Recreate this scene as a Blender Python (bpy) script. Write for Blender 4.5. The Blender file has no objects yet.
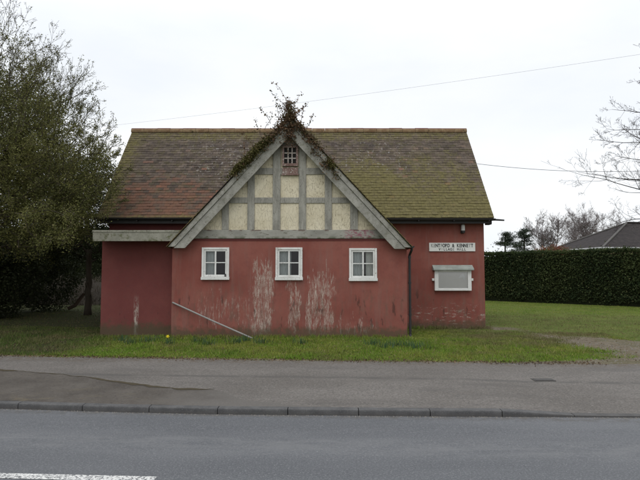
import bpy, math, random
import numpy as np
from mathutils import Vector, noise as mnoise
random.seed(7); rng = np.random.default_rng(7)
S = bpy.context.scene
COL = S.collection
R = math.radians

# ------------------------------------------------------------------ camera geometry
CAM_H = 1.8; F = 555.0; TILT = math.atan(34 / F)
def at(px, py, Y):
    """the world point at depth Y seen at a pixel of the 640 x 480 photograph"""
    u = (px - 320) / F; v = (240 - py) / F
    y = math.cos(TILT) - v * math.sin(TILT); z = math.sin(TILT) + v * math.cos(TILT)
    t = Y / y
    return Vector((u * t, Y, CAM_H + z * t))
def gx(px, Y): return at(px, 250, Y).x
def gz_(py, Y): return at(320, py, Y).z

# ------------------------------------------------------------------ objects
BASE = {}
def tag(o, label=None, cat=None, group=None, kind=None):
    if label: o['label'] = label
    if cat: o['category'] = cat
    if group: o['group'] = group
    if kind: o['kind'] = kind
    return o
def thing(name, loc, label, cat, group=None):
    o = bpy.data.objects.new(name, None); COL.objects.link(o)
    o.location = loc; o.empty_display_size = .2
    BASE[o] = Vector(loc)
    return tag(o, label, cat, group)
def build(name, V, Fc, mat, parent=None, base=None, smooth=False, bevel=0, rnd=None, attrs=None):
    """one mesh object from world-space vertices"""
    b = BASE[parent] if parent else Vector(base) if base else Vector((0, 0, 0))
    V = np.asarray(V, dtype=np.float64).reshape(-1, 3) - np.array(b)
    me = bpy.data.meshes.new(name)
    me.from_pydata(V.tolist(), [], Fc.tolist() if hasattr(Fc, 'tolist') else Fc)
    if smooth: me.polygons.foreach_set('use_smooth', [True] * len(me.polygons))
    me.materials.append(mat)
    if rnd is not None:
        a = me.attributes.new('rnd', 'FLOAT', 'FACE'); a.data.foreach_set('value', np.asarray(rnd, dtype=np.float32))
    for k, arr in (attrs or {}).items():
        a = me.attributes.new(k, 'FLOAT', 'POINT'); a.data.foreach_set('value', np.asarray(arr, dtype=np.float32))
    me.update()
    o = bpy.data.objects.new(name, me); COL.objects.link(o)
    if parent: o.parent = parent
    else: o.location = b
    BASE[o] = b
    if bevel:
        m = o.modifiers.new('bevel', 'BEVEL'); m.width = bevel; m.segments = 2; m.limit_method = 'ANGLE'
    return o

class MB:
    def __init__(s): s.v = []; s.f = []
    def add(s, V, Fc):
        n = len(s.v); s.v += [tuple(p) for p in V]; s.f += [[i + n for i in f] for f in Fc]; return s
    def box(s, x0, x1, y0, y1, z0, z1):
        V = [(x, y, z) for z in (z0, z1) for y in (y0, y1) for x in (x0, x1)]
        return s.add(V, [(0, 2, 3, 1), (4, 5, 7, 6), (0, 1, 5, 4), (2, 6, 7, 3), (0, 4, 6, 2), (1, 3, 7, 5)])
    def prism(s, poly, y0, y1):
        """a polygon in x,z (counter-clockwise seen from -y) run from y0 (front) to y1"""
        n = len(poly)
        V = [(x, y0, z) for x, z in poly] + [(x, y1, z) for x, z in poly]
        Fc = [list(range(n)), list(range(2 * n - 1, n - 1, -1))]
        Fc += [[i, i + n, (i + 1) % n + n, (i + 1) % n] for i in range(n)]
        return s.add(V, Fc)
    def tube(s, pts, r, k=10, cap=True):
        pts = [Vector(p) for p in pts]; rs = r if isinstance(r, (list, tuple)) else [r] * len(pts)
        V = []; Fc = []
        up = None
        for i, p in enumerate(pts):
            d = (pts[min(i + 1, len(pts) - 1)] - pts[max(i - 1, 0)]).normalized()
            if up is None: up = Vector((0, 0, 1)) if abs(d.z) < .9 else Vector((0, 1, 0))
            a = d.cross(up).normalized(); b = d.cross(a)
            up = -b if up.dot(-b) > 0 else b
            for j in range(k):
                t = 2 * math.pi * j / k
                V.append(p + (a * math.cos(t) + b * math.sin(t)) * rs[i])
        for i in range(len(pts) - 1):
            for j in range(k):
                j2 = (j + 1) % k
                Fc.append([i * k + j, i * k + j2, (i + 1) * k + j2, (i + 1) * k + j])
        if cap:
            Fc.append(list(range(k - 1, -1, -1))); Fc.append([(len(pts) - 1) * k + j for j in range(k)])
        return s.add(V, Fc)
    def build(s, name, mat, parent=None, **kw): return build(name, s.v, s.f, mat, parent, **kw)

# ------------------------------------------------------------------ node helper
class G:
    def __init__(s, mat):
        s.mat = mat; s.nt = mat.node_tree; s.geo = s.nt.nodes.new('ShaderNodeNewGeometry')
        sx = s.nt.nodes.new('ShaderNodeSeparateXYZ'); s.nt.links.new(s.geo.outputs['Position'], sx.inputs[0])
        s.P = s.geo.outputs['Position']; s.x, s.y, s.z = sx.outputs
    def put(s, sock, v):
        if isinstance(v, (int, float)): sock.default_value = v
        elif isinstance(v, (tuple, list)): sock.default_value = tuple(v) + ((1,) if len(v) == 3 and len(sock.default_value) == 4 else ())
        else: s.nt.links.new(v, sock)
    def m(s, op, a, b=0.0, clamp=False):
        n = s.nt.nodes.new('ShaderNodeMath'); n.operation = op; n.use_clamp = clamp
        s.put(n.inputs[0], a); s.put(n.inputs[1], b); return n.outputs[0]
    def vec(s, sx=1, sy=1, sz=1, off=(0, 0, 0)):
        n = s.nt.nodes.new('ShaderNodeMapping'); n.inputs['Scale'].default_value = (sx, sy, sz); n.inputs['Location'].default_value = off
        s.nt.links.new(s.P, n.inputs['Vector']); return n.outputs[0]
    def noise(s, scale, detail=4, rough=.55, st=(1, 1, 1), off=(0, 0, 0)):
        n = s.nt.nodes.new('ShaderNodeTexNoise'); n.inputs['Scale'].default_value = scale
        n.inputs['Detail'].default_value = detail; n.inputs['Roughness'].default_value = rough
        s.nt.links.new(s.vec(*st, off), n.inputs['Vector']); return n.outputs[0]
    def vor(s, scale, feature='F1', st=(1, 1, 1), out='Distance'):
        n = s.nt.nodes.new('ShaderNodeTexVoronoi'); n.feature = feature; n.inputs['Scale'].default_value = scale
        s.nt.links.new(s.vec(*st), n.inputs['Vector']); return n.outputs[out]
    def ramp(s, v, lo, hi):
        n = s.nt.nodes.new('ShaderNodeMapRange'); n.interpolation_type = 'SMOOTHSTEP'
        s.put(n.inputs[0], v)
        if lo < hi:
            n.inputs[1].default_value = lo; n.inputs[2].default_value = hi; n.inputs[3].default_value = 0; n.inputs[4].default_value = 1
        else:
            n.inputs[1].default_value = hi; n.inputs[2].default_value = lo; n.inputs[3].default_value = 1; n.inputs[4].default_value = 0
        return n.outputs[0]
    def win(s, v, a, b, soft): return s.m('MULTIPLY', s.ramp(v, a - soft, a + soft), s.ramp(v, b + soft, b - soft))
    def mul(s, *a):
        r = a[0]
        for q in a[1:]: r = s.m('MULTIPLY', r, q)
        return r
    def mx(s, a, b): return s.m('MAXIMUM', a, b)
    def mix(s, f, a, b, blend='MIX'):
        n = s.nt.nodes.new('ShaderNodeMix'); n.data_type = 'RGBA'; n.blend_type = blend
        s.put(n.inputs[0], f); s.put(n.inputs[6], a); s.put(n.inputs[7], b); return n.outputs[2]
    def attr(s, name):
        n = s.nt.nodes.new('ShaderNodeAttribute'); n.attribute_name = name; return n.outputs['Fac']
    def bump(s, h, strength=.4, dist=.01):
        n = s.nt.nodes.new('ShaderNodeBump'); n.inputs['Strength'].default_value = strength; n.inputs['Distance'].default_value = dist
        s.put(n.inputs['Height'], h); return n.outputs[0]
def material(name, fn, rough=.9, spec=.3, metal=0):
    """fn(g) -> colour, or (colour, normal), or (colour, normal, roughness)"""
    mat = bpy.data.materials.new(name); mat.use_nodes = True
    b = mat.node_tree.nodes['Principled BSDF']; g = G(mat)
    b.inputs['Roughness'].default_value = rough; b.inputs['Specular IOR Level'].default_value = spec; b.inputs['Metallic'].default_value = metal
    r = fn(g)
    if not isinstance(r, tuple) or len(r) not in (2, 3) or isinstance(r[0], (int, float)): r = (r,)
    g.put(b.inputs['Base Color'], r[0])
    if len(r) > 1 and r[1] is not None: g.put(b.inputs['Normal'], r[1])
    if len(r) > 2: g.put(b.inputs['Roughness'], r[2])
    return mat

# ------------------------------------------------------------------ materials
def f_wall(g):
    n1 = g.noise(.9, 5, .6); n2 = g.noise(6, 5, .65); n3 = g.noise(45, 3, .6)
    c = g.mix(g.ramp(n1, .3, .7), (.200, .060, .046), (.255, .092, .071))
    c = g.mix(g.m('MULTIPLY', g.ramp(n2, .45, .75), .35), c, (.15, .05, .045))
    # grey weathering runs under the rail
    run = g.noise(3.2, 5, .7, (2.2, 2.2, .22))
    c = g.mix(g.mul(g.ramp(run, .46, .72), .5), c, (.215, .115, .095))
    # flaked paint, in the places where it has come away
    st1 = g.noise(9.5, 6, .72, (1.5, 1.5, .24)); st2 = g.noise(24, 5, .75, (1.4, 1.4, .30), (3, 0, 9)); chip = g.noise(13, 6, .75)
    front = g.ramp(g.y, 14.3, 14.2)
    wp = g.m('MULTIPLY', g.m('SUBTRACT', g.noise(2.6, 4, .6, (1, 1, .8)), .5), .42)
    xw = g.m('ADD', g.x, wp); zw = g.m('ADD', g.z, g.m('MULTIPLY', g.m('SUBTRACT', g.noise(4.5, 3, .6, (1, 1, .3), (2, 2, 2)), .5), 1.3))
    tex = g.m('ADD', g.m('MULTIPLY', st1, .5), g.m('MULTIPLY', st2, .5))
    def streak(x0, x1, z0, z1, th, sx=.13):
        w = g.mul(g.win(xw, x0, x1, sx), g.win(zw, z0, z1, .6))
        return g.ramp(g.m('ADD', g.m('MULTIPLY', w, .30), tex), th, th + .11)
    mk = g.mx(g.mx(streak(-1.76, -1.16, .05, 2.25, .70), streak(-.84, -.48, .05, 1.85, .72)),
              g.mx(streak(-.40, .42, .05, 2.1, .725), streak(.40, 1.45, .05, .8, .73)))
    mk = g.mx(mk, g.mul(streak(-3.2, -1.7, .1, 1.6, .79), .8))
    fil = g.ramp(g.noise(21, 4, .7, (1.5, 1.5, .06), (2, 0, 5)), .42, .58)
    mk = g.mul(mk, g.m('ADD', .42, g.mul(fil, .58)), front, g.ramp(g.noise(34, 4, .7, (1.5, 1.5, .22), (6, 0, 3)), .34, .54))
    sp = g.mul(g.ramp(chip, .70, .74), g.ramp(g.z, 2.5, .4))
    rightw = g.mul(g.ramp(g.x, 2.4, 2.6), g.win(g.z, .28, .85, .2), g.ramp(g.noise(8, 5, .7, (.6, 1, 2.0)), .56, .62))
    leftw = g.mul(g.win(g.x, -4.72, -4.60, .03), g.win(g.z, .2, 1.1, .2), g.ramp(st2, .45, .6))
    mk = g.mx(g.mx(mk, g.mul(sp, .8)), g.mx(g.mul(rightw, .75), leftw))
    pale = g.mix(g.ramp(g.m('ADD', g.mul(n3, .5), g.mul(n2, .5)), .38, .62), (.31, .23, .19), (.56, .49, .42))
    c = g.mix(g.m('MULTIPLY', mk, .9), c, pale)
    dirt = g.mul(g.ramp(g.noise(5, 5, .7, (1.6, 1.6, .4), (4, 4, 1)), .46, .70), g.ramp(g.z, 2.3, .7)); c = g.mix(g.mul(dirt, .6), c, (.135, .088, .065))
    # dark damp scars and a green splash zone at the foot
    scar = g.mul(g.ramp(g.noise(3.5, 4, .6, (2, 2, .6), (7, 1, 2)), .60, .68), g.win(g.z, .25, 1.3, .3))
    c = g.mix(g.mul(scar, .65), c, (.05, .028, .022))
    foot = g.mul(g.ramp(g.m('ADD', g.z, g.m('MULTIPLY', n2, -.5)), .28, .06), .75)
    c = g.mix(foot, c, (.075, .066, .038))
    h = g.m('ADD', g.m('MULTIPLY', n3, .5), g.m('MULTIPLY', mk, -.8))
    return c, g.bump(h, .5, .006)
WALL = material('red_painted_render', f_wall, .85, .25)
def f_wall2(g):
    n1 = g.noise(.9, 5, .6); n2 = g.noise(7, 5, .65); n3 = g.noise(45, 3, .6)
    c = g.mix(g.ramp(n1, .3, .7), (.150, .043, .039), (.190, .060, .052))  # darker red carries part of the shade of the tree and roof overhang
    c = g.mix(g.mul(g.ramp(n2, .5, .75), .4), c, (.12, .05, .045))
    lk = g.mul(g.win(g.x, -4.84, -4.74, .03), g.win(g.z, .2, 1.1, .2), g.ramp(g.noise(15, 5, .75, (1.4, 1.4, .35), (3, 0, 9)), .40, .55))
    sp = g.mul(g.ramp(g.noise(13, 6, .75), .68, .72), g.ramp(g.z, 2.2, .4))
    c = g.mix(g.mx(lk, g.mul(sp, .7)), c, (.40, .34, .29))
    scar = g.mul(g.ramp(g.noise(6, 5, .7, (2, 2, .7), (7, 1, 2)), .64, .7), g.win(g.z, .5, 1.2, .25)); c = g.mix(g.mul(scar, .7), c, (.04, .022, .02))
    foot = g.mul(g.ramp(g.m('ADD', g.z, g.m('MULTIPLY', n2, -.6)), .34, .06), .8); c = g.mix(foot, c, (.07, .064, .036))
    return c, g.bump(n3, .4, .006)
WALL2 = material('dark_red_shaded_render', f_wall2, .85, .25)

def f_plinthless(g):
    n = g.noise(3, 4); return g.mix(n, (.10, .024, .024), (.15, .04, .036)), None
DKWALL = material('dark_red_strips', f_plinthless, .8, .3)

def paint(name, a, b, dirt, rough=.75, chip=.66, st=(1, 1, 1), moss=.0):
    def fn(g):
        n1 = g.noise(4, 5, .6, st); n2 = g.noise(26, 6, .75, st); n3 = g.noise(2.3, 4)
        c = g.mix(g.ramp(n1, .3, .7), a, b)
        c = g.mix(g.ramp(n2, chip, chip + .05), c, dirt)
        if moss: c = g.mix(g.mul(g.ramp(g.noise(7, 5, .65), .5, .68), moss), c, (.075, .082, .028))
        c = g.mix(g.mul(g.ramp(n3, .5, .8), .3), c, dirt)
        return c, g.bump(n2, .35, .004)
    return material(name, fn, rough, .3)
TIMBER = paint('weathered_grey_paint', (.225, .218, .188), (.345, .335, .292), (.085, .075, .058), chip=.57, st=(3.2, 3.2, .5))
BARGE = paint('weathered_board_paint', (.23, .224, .195), (.345, .336, .296), (.10, .09, .068), chip=.57, moss=.4)
FASCIA = paint('mossy_fascia_paint', (.20, .196, .155), (.295, .287, .235), (.11, .10, .07), chip=.57, moss=.8)
def f_rail(g):
    n1 = g.noise(4, 5, .6, (.6, 1, 1)); n2 = g.noise(24, 5, .7, (.4, 1, 1))
    c = g.mix(g.ramp(n1, .3, .7), (.23, .226, .196), (.335, .328, .288))
    c = g.mix(g.ramp(n2, .6, .66), c, (.12, .11, .08))
    # pinkish-red remains of an older coat near the right end, green moss on the lower edge
    old = g.mul(g.win(g.x, .66, 1.35, .12), g.ramp(g.noise(17, 5, .7, (.5, 1, 1.3)), .46, .55))
    c = g.mix(g.mul(old, .8), c, (.25, .075, .11))
    c = g.mix(g.mul(g.ramp(g.z, 2.78, 2.71), g.ramp(g.noise(6, 4), .42, .6), .7), c, (.06, .07, .03))
    c = g.mix(g.mul(g.ramp(g.z, 2.87, 2.915), g.ramp(g.noise(5, 5, .6, (1, 1, 1), (4, 4, 4)), .5, .6), .8), c, (.085, .04, .03))
    return c, g.bump(n2, .4, .005)
RAIL = material('weathered_rail_paint', f_rail, .8, .3)
def f_plaster(g):
    n = g.noise(2.2, 5); f = g.noise(30, 4)
    c = g.mix(g.ramp(n, .3, .7), (.56, .50, .355), (.68, .62, .47))
    cr = g.ramp(g.noise(20, 6, .72, (1.7, 1, .55)), .545, .60); gate = g.ramp(g.noise(2.1, 4, .65), .42, .62)
    c = g.mix(g.mul(cr, gate, .7), c, (.23, .185, .12))
    fine = g.ramp(g.vor(9, 'DISTANCE_TO_EDGE', (1.7, 1, .6)), .035, .0)
    c = g.mix(g.mul(fine, .45), c, (.13, .105, .07))
    return c, g.bump(g.m('ADD', f, g.mul(cr, -1.0)), .5, .006)
PLASTER = material('cream_flaking_plaster', f_plaster, .9, .2)
WHITE = paint('flaking_white_paint', (.62, .62, .59), (.74, .74, .71), (.30, .255, .20), chip=.59)
BOARDW = paint('notice_white_paint', (.66, .66, .63), (.74, .74, .72), (.33, .31, .27), chip=.68)
SIGNW = paint('sign_white_paint', (.66, .66, .62), (.72, .72, .69), (.42, .40, .36), chip=.7)
PELMET = paint('pelmet_grey_paint', (.27, .30, .275), (.36, .385, .35), (.16, .15, .12), chip=.62, moss=.3)
VENTW = paint('rotten_vent_paint', (.15, .085, .07), (.23, .15, .13), (.5, .47, .42), chip=.56)
BLACK = material('black_iron', lambda g: g.mix(g.noise(9), (.012, .012, .013), (.03, .026, .024)), .6, .4)
INK = material('black_lettering', lambda g: g.mix(g.ramp(g.noise(60), .5, .75), (.03, .03, .032), (.16, .16, .155)), .7)
INKF = material('faded_lettering', lambda g: g.mix(g.ramp(g.noise(70), .4, .65), (.16, .16, .155), (.52, .52, .49)), .8)
DARK = material('dark_interior', lambda g: (.03, .028, .026), .9)
CLOTH = material('grey_net_cloth', lambda g: g.mix(g.noise(18, 4, .6, (2.5, 1, .4)), (.55, .56, .55), (.70, .70, .68)), .95, .1)
PINB = material('grey_pin_board', lambda g: g.mix(g.noise(5), (.76, .745, .725), (.82, .805, .785)), .9)
PAPER = material('white_paper', lambda g: g.mix(g.noise(20), (.84, .84, .84), (.88, .88, .88)), .8)
GALV = material('galvanised_tube', lambda g: g.mix(g.noise(14, 5), (.20, .19, .18), (.36, .35, .335)), .6, .4, .1)
def f_glass(mat_name, tint):
    mat = bpy.data.materials.new(mat_name); mat.use_nodes = True; nt = mat.node_tree
    b = nt.nodes['Principled BSDF']; out = nt.nodes['Material Output']
    gl = nt.nodes.new('ShaderNodeBsdfGlossy'); gl.inputs['Roughness'].default_value = .03
    tr = nt.nodes.new('ShaderNodeBsdfTransparent'); tr.inputs['Color'].default_value = (*tint, 1)
    fr = nt.nodes.new('ShaderNodeFresnel'); fr.inputs['IOR'].default_value = 1.5
    mx = nt.nodes.new('ShaderNodeMixShader')
    nt.links.new(fr.outputs[0], mx.inputs[0]); nt.links.new(tr.outputs[0], mx.inputs[1]); nt.links.new(gl.outputs[0], mx.inputs[2])
    nt.links.new(mx.outputs[0], out.inputs['Surface']); nt.nodes.remove(b)
    return mat
GLASS = f_glass('window_glass', (.86, .9, .9)); GLASSN = f_glass('board_glass', (.92, .92, .92))
LAMPG = material('lamp_glass', lambda g: g.mix(g.noise(15), (.44, .43, .42), (.55, .54, .52)), .3, .5)

def f_tiles(g):
    r = g.attr('rnd'); n = g.noise(.55, 4, .6); n2 = g.noise(2.6, 5, .65, (1, 1, 1), (5, 3, 1)); n3 = g.noise(11, 5, .7)
    grey = g.mix(r, (.078, .060, .047), (.142, .112, .088))
    terra = g.mix(r, (.200, .098, .060), (.135, .070, .048))
    dark = g.mix(r, (.054, .043, .037), (.096, .078, .067))
    # how far up the slope, 0 at the eave and 1 at the ridge
    u = g.m('DIVIDE', g.m('SUBTRACT', g.z, 3.4), 3.27)
    # terracotta still shows low on the left; the middle is grey
    tmask = g.mul(g.win(g.x, -6.4, -3.1, .8), g.ramp(u, .72, .15))
    t = g.ramp(g.m('ADD', g.m('ADD', g.mul(tmask, .42), g.mul(r, .30)), g.mul(n2, .75)), .72, 1.0)
    c = g.mix(g.ramp(g.m('ADD', n2, g.mul(g.m('SUBTRACT', n3, .5), .8)), .35, .65), grey, dark)
    c = g.mix(g.mul(g.ramp(g.noise(5, 5, .7, (1, 1, 1), (1, 9, 3)), .46, .66), .6), c, (.095, .083, .040))
    c = g.mix(g.mul(t, .85), c, terra)
    odd = g.ramp(r, .972, .98)
    c = g.mix(g.mul(odd, g.ramp(u, .95, .3), .6), c, (.21, .095, .06))
    # moss: all over the lower right, a band below the ridge, the left verge and the eave courses
    right = g.mul(g.ramp(g.x, -1.2, .9), g.ramp(g.m('ADD', u, g.mul(g.m('SUBTRACT', n, .5), .9)), .98, .12))
    band = g.mul(g.win(u, .86, 1.05, .05), .62); lft = g.mul(g.ramp(g.x, -5.35, -6.3), .75); eav = g.mul(g.ramp(u, .07, .0), .7)
    mm = g.mx(g.mx(right, band), g.mx(lft, eav))
    mm = g.m('ADD', mm, g.mul(g.m('SUBTRACT', g.noise(28, 3, .7), .5), .7))
    mm = g.ramp(g.m('ADD', mm, g.m('ADD', g.mul(g.m('SUBTRACT', n3, .5), 1.3), g.mul(g.m('SUBTRACT', n2, .5), 1.1))), .26, .9)
    moss = g.mix(g.ramp(n3, .3, .7), (.092, .080, .030), (.168, .147, .056))
    c = g.mix(g.mul(mm, .82), c, moss)
    # lichen spots
    lz = g.mx(g.mul(g.win(g.x, -4.4, -1.8, .9), g.win(u, .35, .95, .2)), g.mul(g.win(g.x, .4, 3.4, 1), g.win(u, .45, .9, .2)))
    ls = g.mul(g.ramp(g.m('ADD', g.noise(15, 3, .6, (1, .7, .7), (2, 8, 1)), g.mul(lz, .075)), .672, .72), g.m('ADD', g.mul(lz, .42), .12))
    c = g.mix(ls, c, (.33, .32, .30))
    return c, g.bump(n3, .6, .01)
TILES = material('old_clay_tiles', f_tiles, .92, .2)
def f_ridge(g):
    n = g.noise(5, 5, .65); r = g.noise(2.2, 2)
    c = g.mix(g.ramp(n, .35, .65), (.17, .105, .058), (.25, .18, .105))
    c = g.mix(g.ramp(g.z, 6.70, 6.725), c, g.mix(n, (.09, .03, .03), (.14, .05, .045)))
    c = g.mix(g.ramp(g.noise(9, 5, .7), .6, .68), c, (.07, .06, .03))
    return c, g.bump(n, .4, .01)
RIDGE = material('buff_ridge_tiles', f_ridge, .9, .2)

def f_road(g):
    n1 = g.noise(.6, 4, .6, (.35, 1.4, 1)); n2 = g.noise(140, 2, .6); n3 = g.noise(26, 4, .7)
    c = g.mix(g.ramp(n1, .3, .7), (.068, .073, .081), (.114, .119, .127))
    c = g.mix(g.ramp(n2, .35, .75), c, g.mix(n3, (.07, .073, .08), (.18, .185, .19)))
    gr = g.noise(52, 3, .75); c = g.mix(g.mul(g.ramp(gr, .50, .68), .6), c, (.20, .205, .215)); c = g.mix(g.mul(g.ramp(gr, .46, .30), .6), c, (.062, .066, .073))
    sp = g.mul(g.ramp(g.vor(38), .22, .12), g.ramp(g.noise(20, 2), .52, .62))
    c = g.mix(g.mul(sp, .75), c, (.30, .31, .31))
    t = g.m('ADD', g.y, g.m('MULTIPLY', g.x, .06))
    wear = g.mul(g.win(t, 5.55, 6.05, .25), g.ramp(g.noise(5, 5, .7, (.3, 1, 1)), .35, .7))
    c = g.mix(g.mul(wear, .7), c, (.16, .163, .166))
    gut = g.mul(g.ramp(t, 6.95, 7.15), g.ramp(g.noise(8, 5), .35, .65))
    c = g.mix(g.mul(gut, .6), c, (.075, .068, .058))
    return c, g.bump(g.m('ADD', n2, g.m('MULTIPLY', n3, .6)), .65, .006)
ROAD = material('road_asphalt', f_road, .82, .35)
def f_pave(g):
    n1 = g.noise(.8, 5, .6, (.6, 1.2, 1)); n2 = g.noise(150, 2, .6); n3 = g.noise(9, 5, .7)
    c = g.mix(g.ramp(n1, .3, .7), (.118, .107, .096), (.162, .149, .136))
    c = g.mix(g.mul(g.ramp(n3, .5, .72), .45), c, (.082, .078, .073))
    c = g.mix(g.mul(g.ramp(g.noise(34, 4, .75), .46, .62), .65), c, (.058, .054, .050)); c = g.mix(g.mul(g.ramp(g.noise(30, 3, .7, (1, 1, 1), (3, 3, 3)), .54, .66), .5), c, (.235, .222, .205)); c = g.mix(g.mul(g.ramp(g.noise(1.1, 5, .65, (.35, 1.5, 1), (8, 1, 0)), .5, .68), .5), c, (.085, .08, .075))
    c = g.mix(g.mul(g.ramp(n2, .5, .8), .5), c, (.215, .21, .20))
    # the seam of an old trench along the middle and the dusty back edge
    t = g.m('ADD', g.y, g.m('MULTIPLY', g.x, .07))
    t = g.m('ADD', t, g.m('MULTIPLY', g.m('SUBTRACT', g.noise(1.2, 3), .5), .22))
    seam = g.mul(g.win(t, 9.1, 9.24, .06), g.ramp(g.noise(2.4, 4), .30, .55))
    c = g.mix(g.mul(seam, .6), c, (.075, .072, .068))
    be = g.mul(g.ramp(t, 10.2, 10.6), g.ramp(n3, .4, .62))
    c = g.mix(g.mul(be, .7), c, (.10, .078, .055))
    cr = g.mul(g.ramp(g.vor(.9, 'DISTANCE_TO_EDGE'), .012, .0), g.ramp(g.noise(.5, 3, .5, (1, 1, 1), (9, 2, 0)), .5, .6))
    c = g.mix(g.mul(cr, .25), c, (.08, .076, .07))
    return c, g.bump(g.m('ADD', n2, g.m('MULTIPLY', n3, .5)), .6, .005)
PAVE = material('pavement_tarmac', f_pave, .9, .25)
def f_patch(g):
    n1 = g.noise(1.5, 5, .65); n2 = g.noise(120, 2); n3 = g.noise(12, 5, .7)
    c = g.mix(g.ramp(n1, .3, .7), (.064, .056, .048), (.102, .091, .079))
    c = g.mix(g.mul(g.ramp(n3, .5, .66), .7), c, (.048, .044, .04)); c = g.mix(g.mul(g.ramp(g.noise(30, 4, .7), .5, .66), .4), c, (.135, .128, .115)); c = g.mix(g.mul(g.ramp(g.noise(3.3, 5, .7, (.5, 1.2, 1), (5, 5, 0)), .56, .70), .35), c, (.115, .10, .07))
    c = g.mix(g.mul(g.ramp(g.m('ADD', g.x, g.mul(g.m('SUBTRACT', n1, .5), 1.6)), -2.6, -1.0), .9), c, g.mix(g.noise(34, 4, .75), (.085, .08, .073), (.165, .154, .143)))
    t = g.m('ADD', g.y, g.m('MULTIPLY', g.x, .053))
    c = g.mix(g.mul(g.ramp(t, 7.75, 7.5), g.ramp(g.noise(6, 5), .48, .66), g.ramp(g.x, -2.6, -3.6), .55), c, (.13, .108, .072))
    return c, g.bump(g.m('ADD', n2, n3), .6, .006)
PATCH = material('worn_tarmac', f_patch, .92, .2)
MOSSE = material('mossy_crack', lambda g: g.mix(g.noise(15, 4), (.045, .038, .026), (.085, .072, .048)), .95, .1)
def f_kerb(g):
    n = g.noise(6, 5, .65); f = g.noise(90, 2)
    c = g.mix(g.ramp(n, .3, .7), (.066, .066, .067), (.105, .104, .103))
    c = g.mix(g.mul(g.ramp(f, .5, .75), .4), c, (.19, .186, .18))
    c = g.mix(g.mul(g.ramp(g.z, .05, .0), .6), c, (.075, .07, .065))
    return c, g.bump(f, .4, .004)
KERB = material('kerb_concrete', f_kerb, .9, .25)
def f_line(g):
    n = g.noise(55, 4, .7); c = g.mix(g.ramp(n, .47, .56), (.62, .62, .60), (.13, .135, .14)); return c, g.bump(n, .5, .004)
LINE = material('worn_road_paint', f_line, .75, .3)
def f_ground(g):
    b = g.attr('bare'); d = g.attr('litter_shade'); n = g.noise(1.3, 5, .6); f = g.noise(38, 4, .7); m = g.noise(8, 5, .7)
    green = g.mix(g.ramp(n, .3, .7), (.070, .100, .018), (.108, .140, .028))
    green = g.mix(g.mul(g.ramp(m, .45, .7), .6), green, (.16, .145, .06))
    soil = g.mix(g.ramp(g.m('ADD', g.mul(f, .5), g.mul(m, .5)), .38, .62), (.095, .078, .052), (.200, .170, .126)); soil = g.mix(g.mul(g.ramp(n, .45, .65), .5), soil, (.10, .10, .048)); soil = g.mix(g.mul(g.ramp(g.vor(22), .25, .15), .5), soil, (.26, .24, .21))
    c = g.mix(g.ramp(g.m('ADD', b, g.mul(g.m('SUBTRACT', m, .5), .7)), .3, .8), green, soil)
    shaded_litter = g.mix(g.ramp(f, .3, .7), (.030, .036, .014), (.058, .060, .026))  # leaf litter under the trees, their shade put into the dark green
    c = g.mix(g.ramp(g.m('ADD', d, g.mul(g.m('SUBTRACT', m, .5), .6)), .3, .75), c, shaded_litter)
    return c, g.bump(g.m('ADD', f, m), .8, .03)
GROUND = material('turf_and_soil', f_ground, .95, .1)

def leafmat(name, cols, trans=.25, scale=.7, rough=.7, turf=False):
    mat = bpy.data.materials.new(name); mat.use_nodes = True; nt = mat.node_tree; g = G(mat)
    b = nt.nodes['Principled BSDF']; b.inputs['Roughness'].default_value = rough; b.inputs['Specular IOR Level'].default_value = .25
    r = g.attr('rnd'); n = g.noise(scale, 4, .6)
    c = g.mix(r, cols[0], cols[1])
    if len(cols) > 2: c = g.mix(g.ramp(g.m('ADD', n, g.mul(r, .25)), .50, .76), c, cols[2])
    if len(cols) > 3: c = g.mix(g.ramp(r, .93, .95), c, cols[3])
    if turf:
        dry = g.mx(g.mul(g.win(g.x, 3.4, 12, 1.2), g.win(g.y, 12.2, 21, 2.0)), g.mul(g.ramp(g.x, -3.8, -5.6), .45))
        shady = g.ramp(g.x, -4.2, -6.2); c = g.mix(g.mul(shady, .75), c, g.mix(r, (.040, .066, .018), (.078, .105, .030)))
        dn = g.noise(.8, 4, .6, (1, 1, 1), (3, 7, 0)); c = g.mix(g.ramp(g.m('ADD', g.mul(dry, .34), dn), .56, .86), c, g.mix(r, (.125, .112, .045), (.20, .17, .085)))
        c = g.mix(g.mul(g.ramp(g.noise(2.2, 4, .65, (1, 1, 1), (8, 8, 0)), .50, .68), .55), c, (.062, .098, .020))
    g.put(b.inputs['Base Color'], c)
    if trans:
        t = nt.nodes.new('ShaderNodeBsdfTranslucent'); g.put(t.inputs['Color'], c)
        mx = nt.nodes.new('ShaderNodeMixShader'); mx.inputs[0].default_value = trans
        nt.links.new(b.outputs[0], mx.inputs[1]); nt.links.new(t.outputs[0], mx.inputs[2]); nt.links.new(mx.outputs[0], nt.nodes['Material Output'].inputs['Surface'])
    return mat
L_TREE = leafmat('olive_small_leaves', [(.074, .082, .026), (.145, .152, .050), (.21, .208, .068), (.19, .16, .085)], .35)
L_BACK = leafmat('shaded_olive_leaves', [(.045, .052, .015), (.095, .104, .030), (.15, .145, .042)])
L_SHRUB = leafmat('dark_evergreen_leaves', [(.022, .03, .012), (.05, .06, .022)])
L_HEDGE = leafmat('hedge_leaves', [(.022, .036, .015), (.044, .068, .026), (.066, .085, .030), (.10, .105, .045)], .25, .55, .95)
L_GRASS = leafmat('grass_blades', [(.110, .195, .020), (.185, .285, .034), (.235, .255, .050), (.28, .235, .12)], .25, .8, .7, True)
L_DAFF = leafmat('daffodil_leaves', [(.045, .092, .038), (.075, .125, .055)], .2)
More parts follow.
